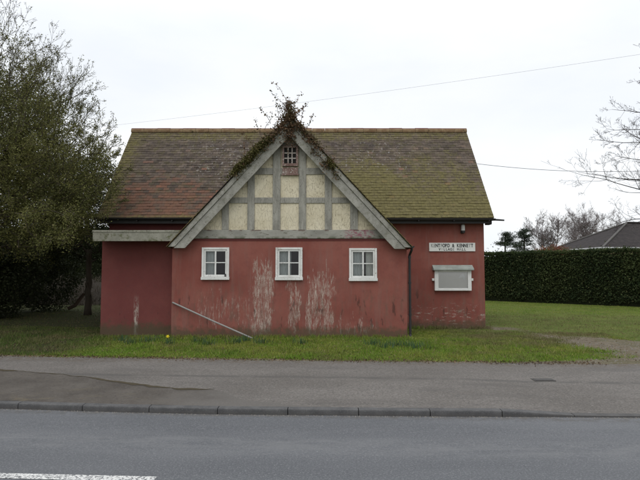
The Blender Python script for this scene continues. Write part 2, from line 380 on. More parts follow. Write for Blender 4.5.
L_IVY = leafmat('withered_ivy_leaves', [(.115, .066, .040), (.21, .13, .078), (.075, .075, .03), (.27, .17, .10)], .2, 2.5)
L_MOSS = leafmat('moss_tufts', [(.065, .062, .018), (.14, .125, .04)], .1)
L_PINE = leafmat('pine_needles', [(.022, .034, .022), (.045, .06, .036)], .1)
L_RED = leafmat('red_shrub_leaves', [(.20, .055, .035), (.30, .10, .06), (.11, .10, .035)], .2, 1.2)
L_STRAW = leafmat('dead_grass_blades', [(.05, .042, .03), (.10, .085, .06)], .2)
L_LITTER = leafmat('dead_leaves', [(.10, .065, .035), (.20, .14, .08), (.07, .045, .03)], 0)
BARK = material('dark_bark', lambda g: (g.mix(g.noise(14, 5, .7, (1, 1, .3)), (.045, .037, .028), (.085, .072, .055)), None), .95, .1)
BARKB = material('bare_twig_bark', lambda g: g.mix(g.noise(5), (.15, .125, .125), (.22, .185, .18)), .95, .1)
BARKR = material('grey_twig_bark', lambda g: g.mix(g.noise(5), (.038, .032, .030), (.065, .056, .052)), .95, .1)
STEM = material('dry_ivy_stem', lambda g: g.mix(g.noise(15), (.06, .04, .028), (.12, .085, .06)), .95, .1)
CORE = material('hedge_core', lambda g: g.mix(g.noise(6), (.010, .014, .007), (.02, .022, .012)), 1, 0)
def f_btile(g):
    n = g.noise(3, 5, .65); c = g.mix(g.ramp(n, .3, .7), (.026, .023, .023), (.045, .038, .037))
    row = g.ramp(g.m('FRACT', g.m('MULTIPLY', g.z, 4.4)), .0, .18)
    c = g.mix(g.mul(g.m('SUBTRACT', 1.0, row), .6), c, (.02, .018, .017))
    return g.mix(g.ramp(g.noise(9, 4, .7, (1, 1, 1), (3, 1, 4)), .64, .72), c, (.13, .125, .12)), None
BTILE = material('bungalow_roof_tiles', f_btile, .9, .2)
MORTAR = material('pale_mortar', lambda g: g.mix(g.noise(6), (.09, .085, .08), (.13, .125, .118)), .9)
PVC = material('white_gutter', lambda g: g.mix(g.noise(4), (.30, .31, .31), (.40, .40, .40)), .5)
BRICK = material('buff_brick', lambda g: g.mix(g.noise(9, 4), (.28, .21, .15), (.36, .28, .21)), .9)
CABLE = material('grey_cable', lambda g: (.10, .10, .105), .7)
PETAL = material('yellow_petals', lambda g: g.mix(g.noise(30), (.70, .55, .02), (.78, .63, .03)), .6)
LOGM = material('rotten_orange_wood', lambda g: g.mix(g.noise(10, 5, .7), (.06, .042, .030), (.11, .078, .055)), .95)
IRON = material('cast_iron', lambda g: (g.mix(g.noise(20), (.035, .033, .03), (.07, .065, .06)), None), .7, .4)

# ------------------------------------------------------------------ ground, road, pavement
def lerp_tab(x, tab):
    for (x0, y0), (x1, y1) in zip(tab, tab[1:]):
        if x <= x1: break
    return y0 + (y1 - y0) * (x - x0) / (x1 - x0)
KT = [(-30, 8.95), (-4.275, 7.56), (-2.8, 7.38), (-1.373, 7.255), (1.341, 7.15), (4.021, 7.09), (30, 6.5)]
ET = [(-30, 13.3), (-6.45, 11.31), (-2.07, 10.846), (1.99, 10.537), (3.71, 10.40), (30, 9.0)]
def kerb_y(x): return lerp_tab(x, KT)
def edge_y(x): return lerp_tab(x, ET)
def crown_y(x): return 4.86 - .062 * (x + 2)
def near_y(x): return 2.35 - .062 * (x + 2)
def ground_z(x, y):
    e = edge_y(x); d = y - e
    z = .155 + .05 * min(1, max(0, d) / 3.0)
    z += .07 * min(1, max(0, (y - 14) / 4)) + .04 * min(1, max(0, (y - 18) / 15))
    if x < -5.5: z += .05 * min(1, (-5.5 - x) / 4) * min(1, max(0, d / 6))
    if y > 30 and y < 200: z += min(.25, (y - 30) * .01)
    return z
TRACK = [(16, 8.9), (9.5, 10.4), (7.2, 11.5), (6.5, 13.2), (5.7, 14.8), (5.0, 16.2), (5.3, 21)]
def seg_d(x, y, a, b):
    ax, ay = a; bx, by = b; dx, dy = bx - ax, by - ay
    t = max(0, min(1, ((x - ax) * dx + (y - ay) * dy) / (dx * dx + dy * dy)))
    return math.hypot(x - ax - dx * t, y - ay - dy * t), t
def nz(x, y, s, o=0.0): return mnoise.fractal(Vector((x * s + o, y * s - o, o)), 1.0, 2.0, 4)
def bare(x, y):
    b = 0.0
    for i in range(len(TRACK) - 1):
        d, t = seg_d(x, y, TRACK[i], TRACK[i + 1])
        w = (2.2, 2.0, 1.35, .9, .7, .55, .5)[i] * (1 - t) + (2.0, 1.35, .9, .8, .6, .5, .5)[i] * t
        b = max(b, (1.7, 1.7, 1.4, .75, .62, .5, .35)[i] * math.exp(-(d / w) ** 2))
    e = edge_y(x)
    if x > 3.4 and y < 13: b = max(b, min(1.3, (x - 3.4) / .5) * math.exp(-((y - e) / (.15 + .28 * max(0, x - 3.6))) ** 2))
    b = max(b, .8 * math.exp(-((y - e) / .12) ** 2))
    if -5.6 < x < 5 and y > 13.8: b = max(b, .45 * math.exp(-((y - (14.0 if x < 2.3 else 15.95)) / .22) ** 2))
    return b + .42 * nz(x, y, .9) + .2 * nz(x, y, 3.1, 5)
def litter_shade(x, y):
    d = min(1, max(0, (-4.0 - x - .25 * (y - 12.5)) / 2.2)) if y < 13.5 else min(1, max(0, (-5.0 - x) / 1.2))
    return d * min(1, max(.0, (y - edge_y(x) + .25) / 1.2)) + .25 * nz(x, y, .7, 3)

def axis(fine0, fine1, step, far):
    a = list(np.arange(fine0, fine1 + 1e-6, step)); d = step; lo = [fine0]; hi = [fine1]
    while hi[-1] < far: d *= 1.5; hi.append(hi[-1] + d)
    d = step
    while lo[-1] > -far: d *= 1.5; lo.append(lo[-1] - d)
    return sorted(set(lo[1:])) + a + hi[1:]
xs = axis(-13, 14, .25, 900)
ys = [-900, -300, -100, -30, -8, -2, 0, 1.0]
def row_y(x, r):
    return r
far_rows = [0, .06, .14, .3, .5, .75] + list(np.arange(1.0, 8.1, .25)) + list(np.arange(8.5, 24, .5))
d = .6; cur = 24.0
while cur < 900: far_rows.append(cur); cur += d; d *= 1.4
V = []; att_b = []; att_l = []
for x in xs:
    xc = max(-40, min(40, x)); e = edge_y(xc); k = kerb_y(xc); n_ = near_y(xc)
    col = [(y, .0 if y < -1 else .02) for y in (-900, -200, -60, -15, -4)] + [(n_ - 2.2, .10), (n_ - .2, .05), (n_, -.2), (k, -.2), (k + .3, -.12), (e - .35, -.03), (e - .05, .11)]
    for y, z in col: V.append((x, y, z)); att_b.append(.3); att_l.append(0)
    for r in far_rows:
        fade = max(0.0, 1 - r / 12.0)
        y = 10.7 + r + (e - 10.7) * fade
        far = abs(x) > 30 or y > 60
        bz = 0 if far else bare(x, y); lz = 0 if far else litter_shade(x, y)
        zz = ground_z(xc, y) + (0 if far else .018 * nz(x, y, 1.6, 7))
        V.append((x, y, zz)); att_b.append(bz); att_l.append(lz)
nr = len(V) // len(xs)
Fc = [[i * nr + j, (i + 1) * nr + j, (i + 1) * nr + j + 1, i * nr + j + 1] for i in range(len(xs) - 1) for j in range(nr - 1)]
tag(build('ground', V, Fc, GROUND, smooth=True, attrs={'bare': att_b, 'litter_shade': att_l}), kind='structure')

def sheet(name, cols, mat, kind='structure'):
    """cols: list of rows of points, all the same length"""
    n = len(cols[0]); V = [p for c in cols for p in c]
    Fc = [[i * n + j, (i + 1) * n + j, (i + 1) * n + j + 1, i * n + j + 1] for i in range(len(cols) - 1) for j in range(n - 1)]
    return tag(build(name, V, Fc, mat, smooth=True), kind=kind)
rx = [-300, -80, -40] + list(np.arange(-30, 30.1, .5)) + [40, 80, 300]
cols = []
for x in rx:
    xc = max(-40, min(40, x)); k = kerb_y(xc); c = crown_y(xc); n_ = near_y(xc)
    cols.append([(x, n_ + (c - n_) * t, .06 * (1 - (1 - t) ** 2)) for t in (0, .25, .5, .75, 1)] + [(x, c + (k - c) * t, .06 * (1 - t * t)) for t in (.25, .5, .75, 1)])
sheet('road', cols, ROAD)
def kerb_top(x):
    if x < 2.35: return .074
    if x < 3.3: return .074 - .056 * (x - 2.35) / .95
    if x < 9: return .018
    return .074
px_ = [-300, -80, -40] + list(np.arange(-30, 30.1, .25)) + [40, 80, 300]
cols = []
for x in px_:
    xc = max(-40, min(40, x)); k = kerb_y(xc) + .125; e = edge_y(xc) + .05 * nz(x, 0, 2.2)
    kt = kerb_top(x) - .004
    cols.append([(x, k + (e - k) * t, kt + (.148 - kt) * (t ** .8 if t else 0) + .006 * nz(x, t * 3, .8)) for t in (0, .08, .2, .35, .5, .65, .8, .92, 1)])
sheet('pavement', cols, PAVE)
# the other side of the road, where the photographer stands
cols = [[(x, near_y(max(-40, min(40, x))) - .12 - t, .11) for t in (1.7, .85, 0)] for x in px_]
sheet('pavement', cols, PAVE)
# kerb: stones 0.915 m long with a rounded arris
kb = MB(); x = -4.033 - .905 * 26; L = .905
while x < 28:
    x0, x1 = x + .005, x + L - .005
    prof0 = []; 
    secs = []
    for xx in (x0, (x0 + x1) / 2, x1):
        y = kerb_y(xx); zt = kerb_top(xx)
        rr = min(.02, zt * .5)
        secs.append([(xx, y, -.05), (xx, y + .004, zt - rr), (xx, y + .4 * rr, zt - .3 * rr), (xx, y + rr, zt), (xx, y + .125, zt + .003), (xx, y + .125, -.05)])
    n = 6; VV = [p for s_ in secs for p in s_]
    FF = [[i * n + j, i * n + (j + 1) % n, (i + 1) * n + (j + 1) % n, (i + 1) * n + j] for i in range(2) for j in range(n)]
    FF += [[5, 4, 3, 2, 1, 0], [2 * n + j for j in range(n)]]
    kb.add(VV, FF); x += L
tag(kb.build('kerb', KERB), kind='structure')
kb = MB()
for i in range(-30, 30):
    x0 = i * .92; x1 = x0 + .91
    ya = near_y(x0); yb = near_y(x1)
    kb.add([(x0, ya, -.05), (x1, yb, -.05), (x1, yb, .1), (x0, ya, .1), (x0, ya - .125, .11), (x1, yb - .125, .11), (x0, ya - .125, -.05), (x1, yb - .125, -.05)], [[1, 0, 3, 2], [2, 3, 4, 5], [4, 6, 7, 5]])
tag(kb.build('kerb', KERB), kind='structure')
# dashed centre line
for i, x0 in enumerate((-34.4, -25.4, -16.4, -7.4, 1.6, 10.6, 19.6)):
    x1 = x0 + 6.0; V = []
    nseg = 12
    for j in range(nseg + 1):
        x = x0 + (x1 - x0) * j / nseg; c = crown_y(x)
        V += [(x, c - .06, .0635), (x, c + .06, .0635)]
    tag(build('road_marking', V, [[2 * j, 2 * j + 2, 2 * j + 3, 2 * j + 1] for j in range(nseg)], LINE), kind='structure')
# worn patch on the pavement, lower left, with a mossy ragged edge
def pave_z(x, y):
    k = kerb_y(x) + .125; e = edge_y(x); t = max(0, min(1, (y - k) / (e - k))); kt = kerb_top(x) - .004
    return kt + (.148 - kt) * t ** .8 + .006 * nz(x, t * 3, .8)
PT = [(-9, 10.0), (-5.6, 9.85), (-4.6, 9.55), (-3.9, 9.25), (-3.2, 8.85), (-2.6, 8.55), (-2.1, 8.38), (-1.6, 8.30), (-1.1, 7.72), (-.3, 7.42), (.2, 7.35)]
cols = []; mc = []
for x in np.arange(-9, .15, .06):
    top = lerp_tab(x, PT) + .09 * nz(x, 1, 2.5); k = kerb_y(x) + .128
    top = max(top, k + .01)
    cols.append([(x, k + (top - k) * t, pave_z(x, k + (top - k) * t) + .005) for t in np.linspace(0, 1, 9)])
    if x < -1.55:
        w = max(.012, .03 + .10 * nz(x, 5, 1.9) + .04 * (x > -2.6) + .05 * nz(x, 9, 6)) * (1 if x < -1.8 else max(.1, (-1.55 - x) / .25))
        mc.append([(x, top - w, pave_z(x, top - w) + .009), (x, top + w * .4, pave_z(x, top) + .010)])
sheet('pavement_patch', cols, PATCH)
sheet('moss_strip', mc, MOSSE, 'stuff')
# utility cover in the pavement
c = at(543, 377.5, 9.05); cv = MB(); zc = pave_z(c.x, 9.05)
cv.box(c.x - .17, c.x + .17, 8.95, 9.15, zc - .03, zc + .008)
cv.box(c.x - .14, c.x + .14, 8.985, 9.115, zc + .0085, zc + .012)
tag(cv.build('utility_cover', IRON, base=(c.x, 9.05, zc)), 'small dark iron cover set in the grey pavement', 'utility cover')

# ------------------------------------------------------------------ the hall
AX = -.768                                                           # middle of the gable wing
hall = thing('village_hall', (AX, 14.1, .2), 'red rendered village hall with timbered gable wing and mossy tiled roof', 'building')
WY = 14.1
def wall_sheet(x0, x1, z0, z1, y, holes, thick):
    X = sorted({x0, x1, *[h[0] for h in holes], *[h[1] for h in holes]}); Z = sorted({z0, z1, *[h[2] for h in holes], *[h[3] for h in holes]})
    m = MB()
    def hole(xa, za): return any(h[0] <= xa < h[1] and h[2] <= za < h[3] for h in holes)
    for xa, xb in zip(X, X[1:]):
        for za, zb in zip(Z, Z[1:]):
            if hole(xa, za): continue
            m.add([(xa, y, za), (xb, y, za), (xb, y, zb), (xa, y, zb)], [[0, 1, 2, 3]])
            m.add([(xa, y + thick, za), (xb, y + thick, za), (xb, y + thick, zb), (xa, y + thick, zb)], [[3, 2, 1, 0]])
    for a, b, c_, d_ in holes:
        y2 = y + thick
        m.add([(a, y, c_), (b, y, c_), (b, y, d_), (a, y, d_), (a, y2, c_), (b, y2, c_), (b, y2, d_), (a, y2, d_)], [[0, 4, 5, 1], [1, 5, 6, 2], [2, 6, 7, 3], [3, 7, 4, 0]])
    return m
WINS = [(201.7, 229.4, 247.5, 279.8), (275.5, 302.5, 247.5, 280.2), (349.2, 376.8, 248.2, 281)]
WR = []
for a, b, c_, d_ in WINS:
    p = at(a, d_, WY); q = at(b, c_, WY); WR.append((p.x, q.x, p.z, q.z))
wx0, wx1 = -3.753, 2.203
g0 = .0
m = wall_sheet(wx0, wx1, g0, 2.72, WY, [(a + .02, b - .02, c_ + .02, d_ - .02) for a, b, c_, d_ in WR], .2)
m.box(wx0, wx0 + .2, WY + .2005, 16.098, g0, 2.72); m.box(wx1 - .2, wx1, WY + .2005, 16.098, g0, 2.72)
m.build('gable_wall', WALL, hall)
# main range and the flat-roofed extension
m = MB()
m.box(-6.13, wx0 + .1, 16.1, 16.3, g0, 3.36); m.box(wx1 - .1, 4.765, 16.1, 16.3, g0, 3.36)
m.box(wx0 + .1, wx1 - .1, 16.11, 16.3, 2.6, 3.36)
m.box(-6.13, 4.765, 21.1, 21.3, g0, 3.36)
for xx in (-6.13, 4.565):
    m.add([(xx + o, y, z) for o in (0, .2) for y, z in ((16.3, g0), (21.1, g0), (21.1, 3.36), (18.65, 6.5), (16.3, 3.36))],
          [[4, 3, 2, 1, 0], [5, 6, 7, 8, 9], [0, 1, 6, 5], [1, 2, 7, 6], [2, 3, 8, 7], [3, 4, 9, 8], [4, 0, 5, 9]])
m.build('wall', WALL, hall)
m = MB()
m.box(-5.715, wx0 - .002, 14.55, 14.75, g0, 2.695); m.box(-5.715, -5.52, 14.751, 16.098, g0, 2.695)
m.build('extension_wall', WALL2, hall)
m = MB(); m.box(-5.72, wx0 - .003, 13.935, 16.097, 2.70, 2.875)
m.build('extension_roof', material('roofing_felt', lambda g: g.mix(g.noise(5), (.05, .05, .048), (.09, .085, .075)), .95), hall)
fl = at(97, 231.2, 13.9); fb = at(97, 241.2, 13.9)
m = MB(); m.box(-5.70, -3.40, 13.885, 13.93, fb.z, fl.z + .02); m.box(-5.71, -3.40, 13.872, 13.884, fl.z - .03, fl.z + .025)
m.build('fascia_board', FASCIA, hall, bevel=.006)
# strip of main wall above the extension, eave shade put into its dark colour
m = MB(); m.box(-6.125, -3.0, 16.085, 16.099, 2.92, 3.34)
m.build('eave_shade_strip', DKWALL, hall)

# tiled slopes
def tiles(O, du, dv, n, lu, lv, gauge, tw, seed, th=.014):
    rs = np.random.default_rng(seed); O, du, dv, n = map(np.array, (O, du, dv, n))
    V = []; Fc = []; rn = []
    rows = int(math.ceil(lv / gauge)); colsn = int(round(lu / tw)); tw = lu / colsn
    for r in range(rows):
        off = .5 * tw if r % 2 else 0
        for c in range(colsn + (1 if off else 0)):
            a = max(0, c * tw - off) + .002; b = min(lu, (c + 1) * tw - off) - .002
            if b - a < .02: continue
            j = rs.normal(0, .004); k = rs.normal(0, .0035); j2 = j + rs.normal(0, .002)
            v0 = r * gauge + j; v1 = min(lv, (r + 1) * gauge + .03)
            h0 = th + .010 + k; h1 = .012
            sag = .0
            P = [O + du * a + dv * v0 + n * (h0 - th), O + du * b + dv * (v0 + j2 - j) + n * (h0 - th + rs.normal(0, .002)),
                 O + du * b + dv * (v0 + j2 - j) + n * h0, O + du * a + dv * v0 + n * h0, O + du * b + dv * v1 + n * h1, O + du * a + dv * v1 + n * h1,
                 O + du * b + dv * v1 + n * (h1 - .012), O + du * a + dv * v1 + n * (h1 - .012)]
            q = len(V); V += P
            Fc += [[q, q + 1, q + 2, q + 3], [q + 3, q + 2, q + 4, q + 5], [q + 1, q + 6, q + 4, q + 2], [q, q + 3, q + 5, q + 7]]
            rn += [rs.random()] * 4
    # underlay
    q = len(V)
    V += [O - n * .02, O + du * lu - n * .02, O + du * lu + dv * lv - n * .02, O + dv * lv - n * .02]
    Fc += [[q, q + 1, q + 2, q + 3]]; rn.append(.5)
    return V, Fc, rn
EZ, RZ, EY, RY = 3.395, 6.67, 15.78, 18.65
ex0, ex1 = -6.385, 4.972
sl = math.hypot(RY - EY, RZ - EZ); dv = ((0, (RY - EY) / sl, (RZ - EZ) / sl)); nn = (0, -(RZ - EZ) / sl, (RY - EY) / sl)
Va, Fa, ra = tiles((ex0, EY, EZ), (1, 0, 0), dv, nn, ex1 - ex0, sl, .121, .168, 1)
dvb = (0, -dv[1], dv[2]); nb = (0, -nn[1], nn[2])
Vb, Fb, rb = tiles((ex1, 2 * RY - EY, EZ), (-1, 0, 0), dvb, nb, ex1 - ex0, sl, .121, .168, 2)
q = len(Va)
roof = build('roof', Va + Vb, Fa + [[i + q for i in f] for f in Fb], TILES, hall, rnd=ra + rb)
m = MB()
nrt = 26
for i in range(nrt):
    x0 = ex0 - .01 + (ex1 - ex0 + .02) * i / nrt; x1 = ex0 - .01 + (ex1 - ex0 + .02) * (i + 1) / nrt - .008
    dz = random.uniform(-.006, .006); k = 9; VV = []
    for x in (x0, x1):
        for j in range(k):
            t = math.pi * (-.12 + 1.24 * j / (k - 1)); VV.append((x, RY - .135 * math.cos(t), RZ - .035 + dz + .125 * math.sin(t)))
    m.add(VV, [[j, j + 1, k + j + 1, k + j][::-1] for j in range(k - 1)] + [list(range(k)), list(range(2 * k - 1, k - 1, -1))])
m.build('ridge', RIDGE, roof)
# wing roof
WZ = 5.80; HW = 3.06; wez = 2.47; fy = 13.80
sw = math.hypot(HW, WZ - wez); du = (0, 1, 0)
c_, s_ = HW / sw, (WZ - wez) / sw
ly = 17.75 - fy
Va, Fa, ra = tiles((AX - HW, 17.75, wez), (0, -1, 0), (c_, 0, s_), (-s_, 0, c_), ly, sw, .121, .168, 3)
Vb, Fb, rb = tiles((AX + HW, fy, wez), (0, 1, 0), (-c_, 0, s_), (s_, 0, c_), ly, sw, .121, .168, 4)
q = len(Va)
groof = build('gable_roof', Va + Vb, Fa + [[i + q for i in f] for f in Fb], TILES, hall, rnd=ra + rb)
m = MB()
for i in range(9):
    y0 = fy - .02 + i * .44; y1 = y0 + .43; k = 9; VV = []
    for y in (y0, y1):
        for j in range(k):
            t = math.pi * (-.1 + 1.2 * j / (k - 1)); VV.append((AX - .12 * math.cos(t), y, WZ - .03 + .11 * math.sin(t)))
    m.add(VV, [[j, j + 1, k + j + 1, k + j] for j in range(k - 1)] + [list(range(k))[::-1], list(range(k, 2 * k))])
m.build('ridge', RIDGE, groof)
# bargeboards: an outer strip proud of an inner board, cut level at the foot
slope = (WZ - wez) / HW
def zline(d, off): return WZ - .02 - slope * d - off / c_          # height of a line lying 'off' below the slope, d from the axis
def barge(sgn, foot):
    def band(o0, o1, y0, y1, mm, zf):
        d0 = (WZ - .02 - o0 / c_ - zf) / slope; d1 = (WZ - .02 - o1 / c_ - zf) / slope
        poly = [(AX, zline(0, o1)), (AX, zline(0, o0)), (AX + sgn * d0, zf), (AX + sgn * d1, zf)]
        if sgn > 0: poly = poly[::-1]
        mm.prism(poly[::-1] if sgn > 0 else poly[::-1], y0, y1)
        return mm
    b = band(.128, .335, 13.845, 13.885, MB(), foot).build('bargeboard', BARGE, hall, bevel=.006)
    band(.0, .125, 13.818, 13.884, MB(), foot + .035).build('verge_board', BARGE, b, bevel=.007)
    return b
barge(-1, 2.445); barge(1, 2.425)
# plaster and timber frame of the gable
m = MB()
m.prism([(AX - 2.85, 2.72), (AX + 2.85, 2.72), (AX, 5.72)], 14.105, 14.29)
m.build('plaster_infill', PLASTER, hall)
def roofz(x): return WZ - .1 - slope * abs(x - AX)
fyt = 14.072
z_b0, z_b1 = gz_(238.6, fyt), gz_(229.8, fyt); z_m0, z_m1 = gz_(203.1, fyt), gz_(197.4, fyt); z_u0, z_u1 = gz_(174.4, fyt), gz_(167.8, fyt)
for px0, px1 in ((221.5, 228.4), (247, 254.2), (272.4, 280.2), (298.7, 306), (324.8, 331.9), (350.3, 358)):
    x0, x1 = gx(px0, fyt), gx(px1, fyt)
    poly = [(x0, z_b1), (x1, z_b1), (x1, roofz(x1)), (x0, roofz(x0))]
    MB().prism(poly, fyt + random.uniform(-.002, .002), 14.104).build('timber_stud', TIMBER, hall, bevel=.008)
studs = [(gx(a, fyt), gx(b, fyt)) for a, b in ((221.5, 228.4), (247, 254.2), (272.4, 280.2), (298.7, 306), (324.8, 331.9), (350.3, 358))]
def rail_between(xa, xb, z0, z1):
    MB().prism([(xa, z0), (xb, z0), (xb, z1), (xa, z1)], fyt + .007, 14.103).build('timber_rail', TIMBER, hall, bevel=.007)
for z0, z1, i0, i1 in ((z_m0, z_m1, 0, 5), (z_u0, z_u1, 1, 4)):
    for i in range(i0, i1): rail_between(studs[i][1], studs[i + 1][0], z0, z1)
    for sgn, st in ((-1, studs[i0][0]), (1, studs[i1][1])):
        h = (WZ - .12 - z1) / slope
        xa, xb = (AX - h, st) if sgn < 0 else (st, AX + h)
        if xb - xa > .05: rail_between(xa, xb, z0, z1)
m = MB(); m.box(AX - 2.70, AX + 2.70, 14.058, 14.099, z_b0, z_b1 - .001)
m.build('sill_rail', RAIL, hall, bevel=.01)
m = MB(); m.box(wx0 + .02, wx1 - .02, 14.082, 14.0995, z_b0 - .05, z_b0 - .003)
m.build('drip_board', DKWALL, hall, bevel=.004)
# boarded apex panel above and below the vent
vx0, vx1 = gx(281.8, 14.05), gx(297.8, 14.05); vz0, vz1 = gz_(166.2, 14.05), gz_(145.8, 14.05)
m = MB(); m.prism([(studs[2][1], vz1), (studs[3][0], vz1), (studs[3][0], roofz(studs[3][0])), (AX, roofz(AX)), (studs[2][1], roofz(studs[2][1]))], 14.082, 14.103)
m.build('apex_panel', TIMBER, hall)
m = MB(); m.box(vx0, vx1, 14.05, 14.07, vz0 - .20, vz0 - .03); m.box(vx0 - .02, vx1 + .02, 14.035, 14.071, vz0 - .235, vz0 - .2005)
m.build('vent_apron', VENTW, hall, bevel=.005)
m = MB(); m.box(vx0, vx1, 14.085, 14.1, vz0, vz1)
vent = m.build('vent', DARK, hall)
m = MB(); t = .05
m.box(vx0, vx0 + t, 14.02, 14.08, vz0, vz1); m.box(vx1 - t, vx1, 14.02, 14.08, vz0, vz1)
m.box(vx0 + t, vx1 - t, 14.022, 14.08, vz0, vz0 + .07); m.box(vx0 + t, vx1 - t, 14.022, 14.08, vz1 - t, vz1)
m.build('frame', VENTW, vent, bevel=.005)
LATT = paint('vent_bar_paint', (.42, .37, .33), (.52, .48, .44), (.18, .09, .07), chip=.55)
wv = vx1 - vx0 - 2 * t; hv = vz1 - vz0 - .07 - t
for i in (1, 2):
    MB().box(vx0 + t + wv * i / 3 - .013, vx0 + t + wv * i / 3 + .013, 14.035, 14.055, vz0 + .07, vz1 - t).build('bar', LATT, vent)
    zz = vz0 + .07 + hv * i / 3
    MB().box(vx0 + t, vx1 - t, 14.056, 14.07, zz - .014, zz + .014).build('bar', LATT, vent)

# windows
labs = ['left', 'middle', 'right']
for i, (a, b, z0, z1) in enumerate(WR):
    y0, y1 = 14.062, 14.16
    m = MB(); t = .055
    m.box(a, a + t, y0, y1, z0 + .075, z1); m.box(b - t, b, y0, y1, z0 + .075, z1)
    m.box(a + t, b - t, y0 + .001, y1, z1 - t, z1)
    w = m.build('window', WHITE, hall, bevel=.005)
    m = MB(); m.box(a - .012, b + .012, y0 - .03, y1, z0, z0 + .0745)
    m.build('sill', WHITE, w, bevel=.006)
    # opening sash
    cx0, cx1, cz0, cz1 = a + t + .003, b - t - .003, z0 + .078, z1 - t - .003; s = .04
    m = MB(); ys0, ys1 = 14.08, 14.12
    m.box(cx0, cx0 + s, ys0, ys1, cz0, cz1); m.box(cx1 - s, cx1, ys0, ys1, cz0, cz1)
    m.box(cx0 + s, cx1 - s, ys0 + .001, ys1, cz0, cz0 + s + .012); m.box(cx0 + s, cx1 - s, ys0 + .001, ys1, cz1 - s, cz1)
    m.build('sash', WHITE, w, bevel=.004)
    gx0, gx1, gz0, gz1 = cx0 + s, cx1 - s, cz0 + s + .012, cz1 - s
    mxx = (gx0 + gx1) / 2; mzz = (gz0 + gz1) / 2 + .01
    m = MB(); m.box(mxx - .019, mxx + .019, ys0 + .004, ys1, gz0, gz1)
    m.build('glazing_bar', WHITE, w)
    m = MB(); m.box(gx0, mxx - .0195, ys0 + .006, ys1, mzz - .012, mzz + .012); m.box(mxx + .0195, gx1, ys0 + .006, ys1, mzz - .012, mzz + .012)
    m.build('glazing_bar', WHITE, w)
    for xa, xb in ((gx0, mxx - .019), (mxx + .019, gx1)):
        for za, zb in ((gz0, mzz - .012), (mzz + .012, gz1)):
            build('pane', [(xa, 14.1, za), (xb, 14.1, za), (xb, 14.1, zb), (xa, 14.1, zb)], [[0, 1, 2, 3]], GLASS, w)
    if i == 0:
        m = MB(); m.box(gx1 - .01, gx1 + .02, 14.05, 14.079, cz0 + .0, cz0 + .075); m.build('catch', BLACK, w)
    # net curtain hanging behind the glass
    spans = [[(gx0 - .03, mxx + .0, .0)], [(gx0 - .03, mxx + .05, .0)], [(gx0 - .03, mxx + .02, .02)]][i]
    V = []; Fc = []
    for (xa, xb, zo) in spans:
        n = 46
        for j in range(n + 1):
            x = xa + (xb - xa) * j / n; y = 14.20 + .012 * math.sin(j * 1.05 + i) + .006 * math.sin(j * 2.7)
            V += [(x, y, gz0 - .05 + zo), (x, y, gz1 + .04)]
        Fc += [[2 * j, 2 * j + 2, 2 * j + 3, 2 * j + 1] for j in range(n)]
    o = build('net_curtain', V, Fc, CLOTH, base=((gx0 + mxx) / 2, 14.2, gz0), smooth=True)
    tag(o, 'grey net curtain hanging behind the glass of the hall\'s %s window' % ('left' if i == 0 else 'middle' if i == 1 else 'right'), 'curtain', 'curtains behind the hall windows')
if True:  # right window has a paler second curtain half behind the right panes
    a, b, z0, z1 = WR[2]; V = []
    for j in range(31):
        x = (a + b) / 2 + .08 + (.22) * j / 30; y = 14.21 + .012 * math.sin(j * 1.2)
        V += [(x, y, z0 + .1), (x, y, z1 - .1)]
    o = build('net_curtain', V, [[2 * j, 2 * j + 2, 2 * j + 3, 2 * j + 1] for j in range(30)], material('cream_cloth', lambda g: g.mix(g.noise(18, 4, .6, (2.5, 1, .4)), (.62, .60, .55), (.74, .71, .66)), .95, .1), base=((a + b) / 2, 14.21, z0), smooth=True)
    tag(o, 'pale cream curtain drawn half across the right-hand panes of the right window', 'curtain', 'curtains behind the hall windows')
# gutters and rainwater pipe
def gutter(p, q, r, parent):
    m = MB(); p = Vector(p); q = Vector(q); d = (q - p).normalized(); s = d.cross(Vector((0, 0, 1))).normalized(); k = 8; VV = []
    for P in (p, q):
        for rr in (r, r - .006):
            for j in range(k + 1):
                t = math.pi * j / k; VV.append(P + s * rr * math.cos(t) - Vector((0, 0, 1)) * rr * math.sin(t))
    n = k + 1
    FF = []
    for j in range(k): FF += [[j, j + 1, 2 * n + j + 1, 2 * n + j], [n + j, 3 * n + j, 3 * n + j + 1, n + j + 1]]
    FF += [[0, 2 * n, 3 * n, n], [n - 1, 2 * n - 1, 4 * n - 1, 3 * n - 1]]
    FF += [list(range(n))[::-1], list(range(2 * n, 3 * n))]
    m.add(VV, FF); return m.build('gutter', BLACK, parent)
gt = gutter((-6.45, 15.73, 3.40), (4.98, 15.73, 3.375), .062, hall)
m = MB(); m.box(ex0 + .1, ex1 - .06, 15.80, 15.825, 3.24, 3.385); m.box(ex0 + .1, ex1 - .06, 15.826, 16.098, 3.27, 3.29)
m.build('eave_board', BLACK, hall)
for xx in np.arange(-6.2, 5, 1.0):
    if -3.2 < xx < 1.7: continue
    MB().box(xx - .012, xx + .012, 15.665, 15.80, 3.30, 3.325).build('bracket', BLACK, gt)
m = MB(); m.tube([(4.75, 15.78, 3.335), (4.98, 15.75, 3.345), (5.24, 15.72, 3.325)], [.03, .028, .022], 8)
m.build('gutter_spout', BLACK, hall)
m = MB(); m.box(4.80, 4.93, 15.86, 16.12, 3.22, 3.31); m.build('eave_block', BLACK, hall, bevel=.01)
gutter((AX + HW + .02, 13.86, 2.50), (AX + HW + .02, 16.05, 2.50), .055, hall)
pxx = gx(409.6, 14.12)
m = MB(); m.tube([(AX + HW + .02, 13.98, 2.46), (AX + HW + .02, 14.0, 2.40), (pxx, 14.13, 2.28), (pxx, 14.14, 2.1), (pxx + .0, 14.14, .28), (pxx, 14.10, .2)], .032, 10)
dp = m.build('downpipe', BLACK, hall, smooth=False)
